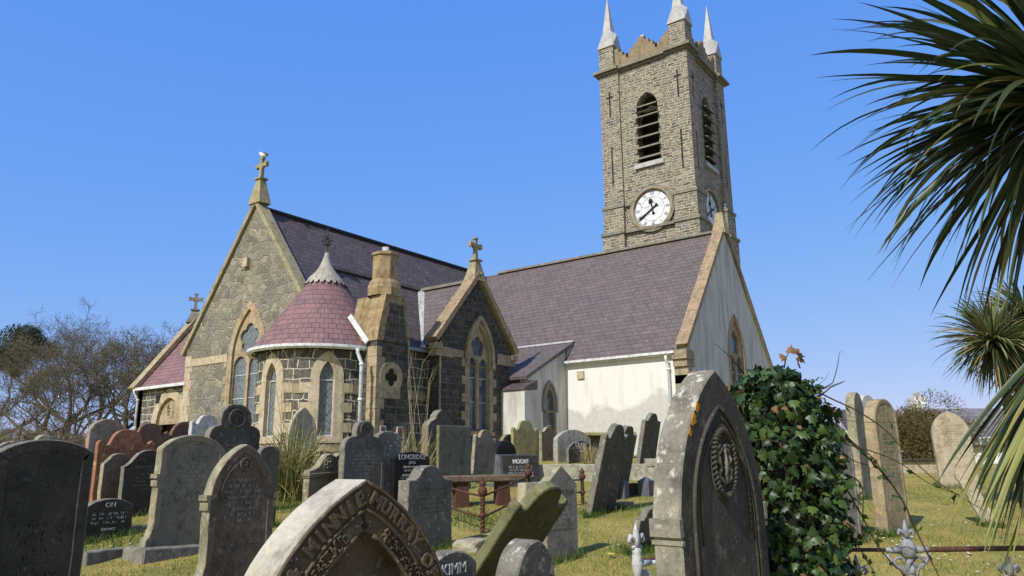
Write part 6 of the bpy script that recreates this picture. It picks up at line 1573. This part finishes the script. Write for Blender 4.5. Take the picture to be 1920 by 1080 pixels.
def straws(label, x0, base_dep, n, H_, seed, lean=0.):
    p = gdepth(x0, base_dep); t = thing('straw_stalks', label, 'dry stalks', p, 'tall dry stalks', world=False); rs = np.random.default_rng(seed); m = MB()
    for i in range(n):
        a = Vector((rs.normal(0, .12), rs.normal(0, .12), 0)); d = Vector((rs.normal(lean, .10), rs.normal(0, .10), 1)); h = H_*rs.uniform(.6, 1.); b = Vector((rs.normal(0, .25), rs.normal(0, .25), 0)); 
        m.tube([a, a+d*h*.5, a+d*h*.85+b*.3, a+d*h+b], [.006, .005, .004, .002], 4)
    m.build('stalks', 'dry_stem', t)
straws('tall dry stalks in front of the turret windows', 540, 14.2, 11, 3.4, 71); straws('tall pale stalks against the transept side wall', 788, 15.2, 9, 3.1, 72)

# ------------------------------------------------------------------ turf blades, flowers
def grass(name, label, d0, d1, n, L, W, mats, seed, lmin=-.6, lmax=.72):
    rs = np.random.default_rng(seed)
    d = d0+(d1-d0)*rs.uniform(0, 1, n)**.8; l = d*rs.uniform(lmin, lmax, n); X = FH.x*d+RH.x*l; Y = FH.y*d+RH.y*l
    cl = np.array([mnoise.noise(Vector((x*.8, y*.8, 3.))) for x, y in zip(X, Y)])
    Z = np.array([ground(x, y) for x, y in zip(X, Y)]); P = np.stack([X, Y, Z-.005], 1)
    D = np.stack([rs.normal(0, .6, n), rs.normal(0, .6, n), np.ones(n)], 1); S = rs.normal(0, 1, (n, 3)); S[:, 2] = 0; S = unit(S); Ls = (rs.uniform(.4, 1.1, n)*L*(1+np.clip(cl, -.3, 1)*1.2))[:, None]; D = unit(D)
    V = np.stack([P-S*W, P+S*W, P+D*Ls], 1).reshape(-1, 3); F = np.arange(3*n).reshape(n, 3); o = arrmesh(name, V, F, mats); tag(o, label, 'grass', kind='stuff'); return o
grass('short_grass', 'short yellowish turf between the graves', 3.2, 19, 90000, .05, .006, 'grass_blade', 81)
grass('fresh_grass', 'fresh green blades scattered in the turf', 3.2, 16, 22000, .065, .005, 'grass_green', 83)
def edge_tufts():
    rs = np.random.default_rng(9); Ps = []
    for (x, y, s, k) in ((600, 950, .25, 260), (530, 955, .2, 200), (960, 985, .35, 500), (880, 975, .35, 500), (1170, 955, .15, 180), (1230, 1035, .25, 300), (1595, 1000, .25, 300), (1200, 1040, .2, 200), (1010, 985, .2, 200), (230, 1020, .35, 400), (1110, 962, .15, 150), (1240, 925, .3, 250), (490, 900, .3, 200), (760, 900, .4, 300)):
        p = onground(x, y)
        for _ in range(k): a, b = rs.normal(0, s, 2); Ps.append((p.x+a, p.y+b, ground(p.x+a, p.y+b)-.01))
    for (p, u, n, w_, t_) in BASES:
        if p.dot(fw) > 18: continue
        for _ in range(260):
            a = rs.uniform(-w_/2-.05, w_/2+.05); b = abs(rs.normal(0, .045))
            q = p+u*a+n*(b+.01) if rs.random() < .6 else p-u*(w_/2+b+.01)-n*rs.uniform(0, t_)
            Ps.append((q.x, q.y, ground(q.x, q.y)-.01))
    P = np.array(Ps); n = len(P); V, F = blades(P, np.stack([rs.normal(0, .4, n), rs.normal(0, .4, n), np.ones(n)], 1), rs.uniform(.05, .17, n), np.full(n, .008), rs.uniform(.3, 2, n), 10, 3); o = arrmesh('grass_tufts', V, F, 'grass_green'); tag(o, 'longer green grass round the grave edges', 'grass', kind='stuff')
edge_tufts()
def petals():
    rs = np.random.default_rng(4); V = []; F = []
    m = MB()
    for (x, y, n, s) in ((1790, 1045, 26, .35), (1700, 1030, 12, .3), (620, 960, 8, .3), (560, 1015, 10, .4), (235, 1022, 8, .2), (1300, 1000, 8, .5), (1150, 940, 10, .5), (930, 930, 10, .5), (1650, 950, 12, .8), (390, 985, 10, .3)):
        p = onground(x, y)
        for _ in range(n):
            a, b = rs.normal(0, s, 2); q = Vector((p.x+a, p.y+b, ground(p.x+a, p.y+b)+.03)); m.lathe([(.0, .006), (.012, .004), (.016, 0)], q, 6)
    o = m.build('daisies', 'petal', None); tag(o, 'scattered daisies and fallen white petals in the grass', 'flowers', kind='stuff')
    p = onground(1146, 1047); t = thing('primrose', 'small yellow primrose in the grass near the white iron post', 'flower', p, world=False); m = MB()
    for i in range(5): a = i*1.257; m.lathe([(.0, .01), (.018, .008), (.022, .0)], (.022*math.cos(a), .022*math.sin(a), .05), 7)
    m.build('petals', 'petal_yellow', t); MB().tube([(0, 0, 0), (0, 0, .05)], .004, 5).build('stem', 'ivy_leaf', t)
petals()

# ------------------------------------------------------------------ houses, low wall and road at the far right
def house(name, label, x0, x1, eave, ridge, dep, depth=6., wall='white_house', roof='slate_grey', chim=True, yaw=0., wins=((.2, .5), (.6, .5))):
    a, b = gdepth(x0, dep), gdepth(x1, dep); c = (a+b)/2; L = (b-a).length; t = thing(name, label, 'house', c, world=False); t.rotation_euler = (0, 0, math.atan2(b.y-a.y, b.x-a.x)+R(yaw))
    ez = atdepth((x0+x1)/2, eave, dep).z-c.z; rz = atdepth((x0+x1)/2, ridge, dep+depth*.5).z-c.z
    m = MB().box(-L/2, L/2, 0, depth, -1, ez); m.build('walls', wall, t)
    g = MB()
    g.add([(-L/2, 0, ez), (-L/2, depth, ez), (-L/2, depth/2, rz-.05), (L/2, 0, ez), (L/2, depth, ez), (L/2, depth/2, rz-.05)], [(0, 2, 1), (3, 4, 5), (0, 1, 4, 3)]); g.build('gable_end', wall, t)
    for s_ in (-1, 1):
        r_ = MB(); yy = -.2 if s_ < 0 else depth+.2; sheet(r_, (-L/2-.15, yy, ez-.1), (L/2+.15, yy, ez-.1), (L/2+.15, depth/2, rz), (-L/2-.15, depth/2, rz), .12); r_.build('roof', roof, t)
    if chim: 
        k = MB().box(-L/2+.2, -L/2+.9, depth/2-.35, depth/2+.35, rz-.6, rz+.75); co = k.build('chimney', 'white_house', t)
        MB().lathe([(.12, rz+.74), (.1, rz+1.05)], (-L/2+.55, depth/2, 0), 8).build('chimney_pot', 'hs_fawn', co)
    for fx, fz in wins:
        x = -L/2+L*fx; z = ez*fz; w_ = MB().box(x, x+.9, -.04, .05, z, z+1.0).build('window', 'white_paint', t); MB().box(x+.08, x+.42, -.05, -.041, z+.08, z+.92).build('pane', 'window_glass', w_); MB().box(x+.48, x+.82, -.05, -.041, z+.08, z+.92).build('pane', 'window_glass', w_)
    MB().box(-L/2, L/2, -.3, -.2, ez-.16, ez-.05).build('gutter', 'iron_black', t)
    return t
house('cottage', 'white cottage with pale slate roof behind the fawn headstone', 1778, 1990, 832, 764, 42, 7., chim=True, wins=((.3, .45), (.62, .45)))
house('house', 'white gabled house with red ridge glimpsed between the thin headstones', 1606, 1700, 812, 766, 58, 6., roof='slate_dark', chim=False, wins=((.1, .5),))
house('shed', 'small red-roofed outhouse glimpsed between the thin headstones', 1600, 1640, 842, 815, 40, 4., roof='red_tile', wall='brick_red', chim=False, wins=())
house('house', 'pale slate-roofed house behind the top of the ivy', 1490, 1590, 828, 790, 50, 6., chim=False, wins=((.4, .4),))
a, b = gdepth(1600, 20.5), gdepth(1790, 20.5)
kerb('boundary_wall', 'low pale boundary wall below the brown conifer shrub', 'low wall', a, b, .25, .34, 'hs_fawn')
a, b = gdepth(1600, 20.4)+Vector((0, 0, .345)), gdepth(1790, 20.4)+Vector((0, 0, .345)); 
kerb('wall_coping', 'dark slate coping lying on the pale boundary wall', 'coping', a, b, .4, .06, 'hs_black', sink=0.)
def road():
    pts = []
    for dd, ll in ((13.6, 9.0), (13.6, 30), (17.5, 30), (17.5, 11.6)):
        x, y = FH.x*dd+RH.x*ll, FH.y*dd+RH.y*ll; pts.append((x, y))
    m = MB(); N_ = 24
    for i in range(N_+1):
        for j in range(9):
            a = Vector(pts[0]).lerp(Vector(pts[1]), i/N_); b = Vector(pts[3]).lerp(Vector(pts[2]), i/N_); q = a.lerp(b, j/8); m.v.append(Vector((q.x, q.y, ground(q.x, q.y)+.03)))
    for i in range(N_):
        for j in range(8): m.f.append((i*9+j, (i+1)*9+j, (i+1)*9+j+1, i*9+j+1))
    struct(m.build('road', 'asphalt', None, smooth=True))
road()
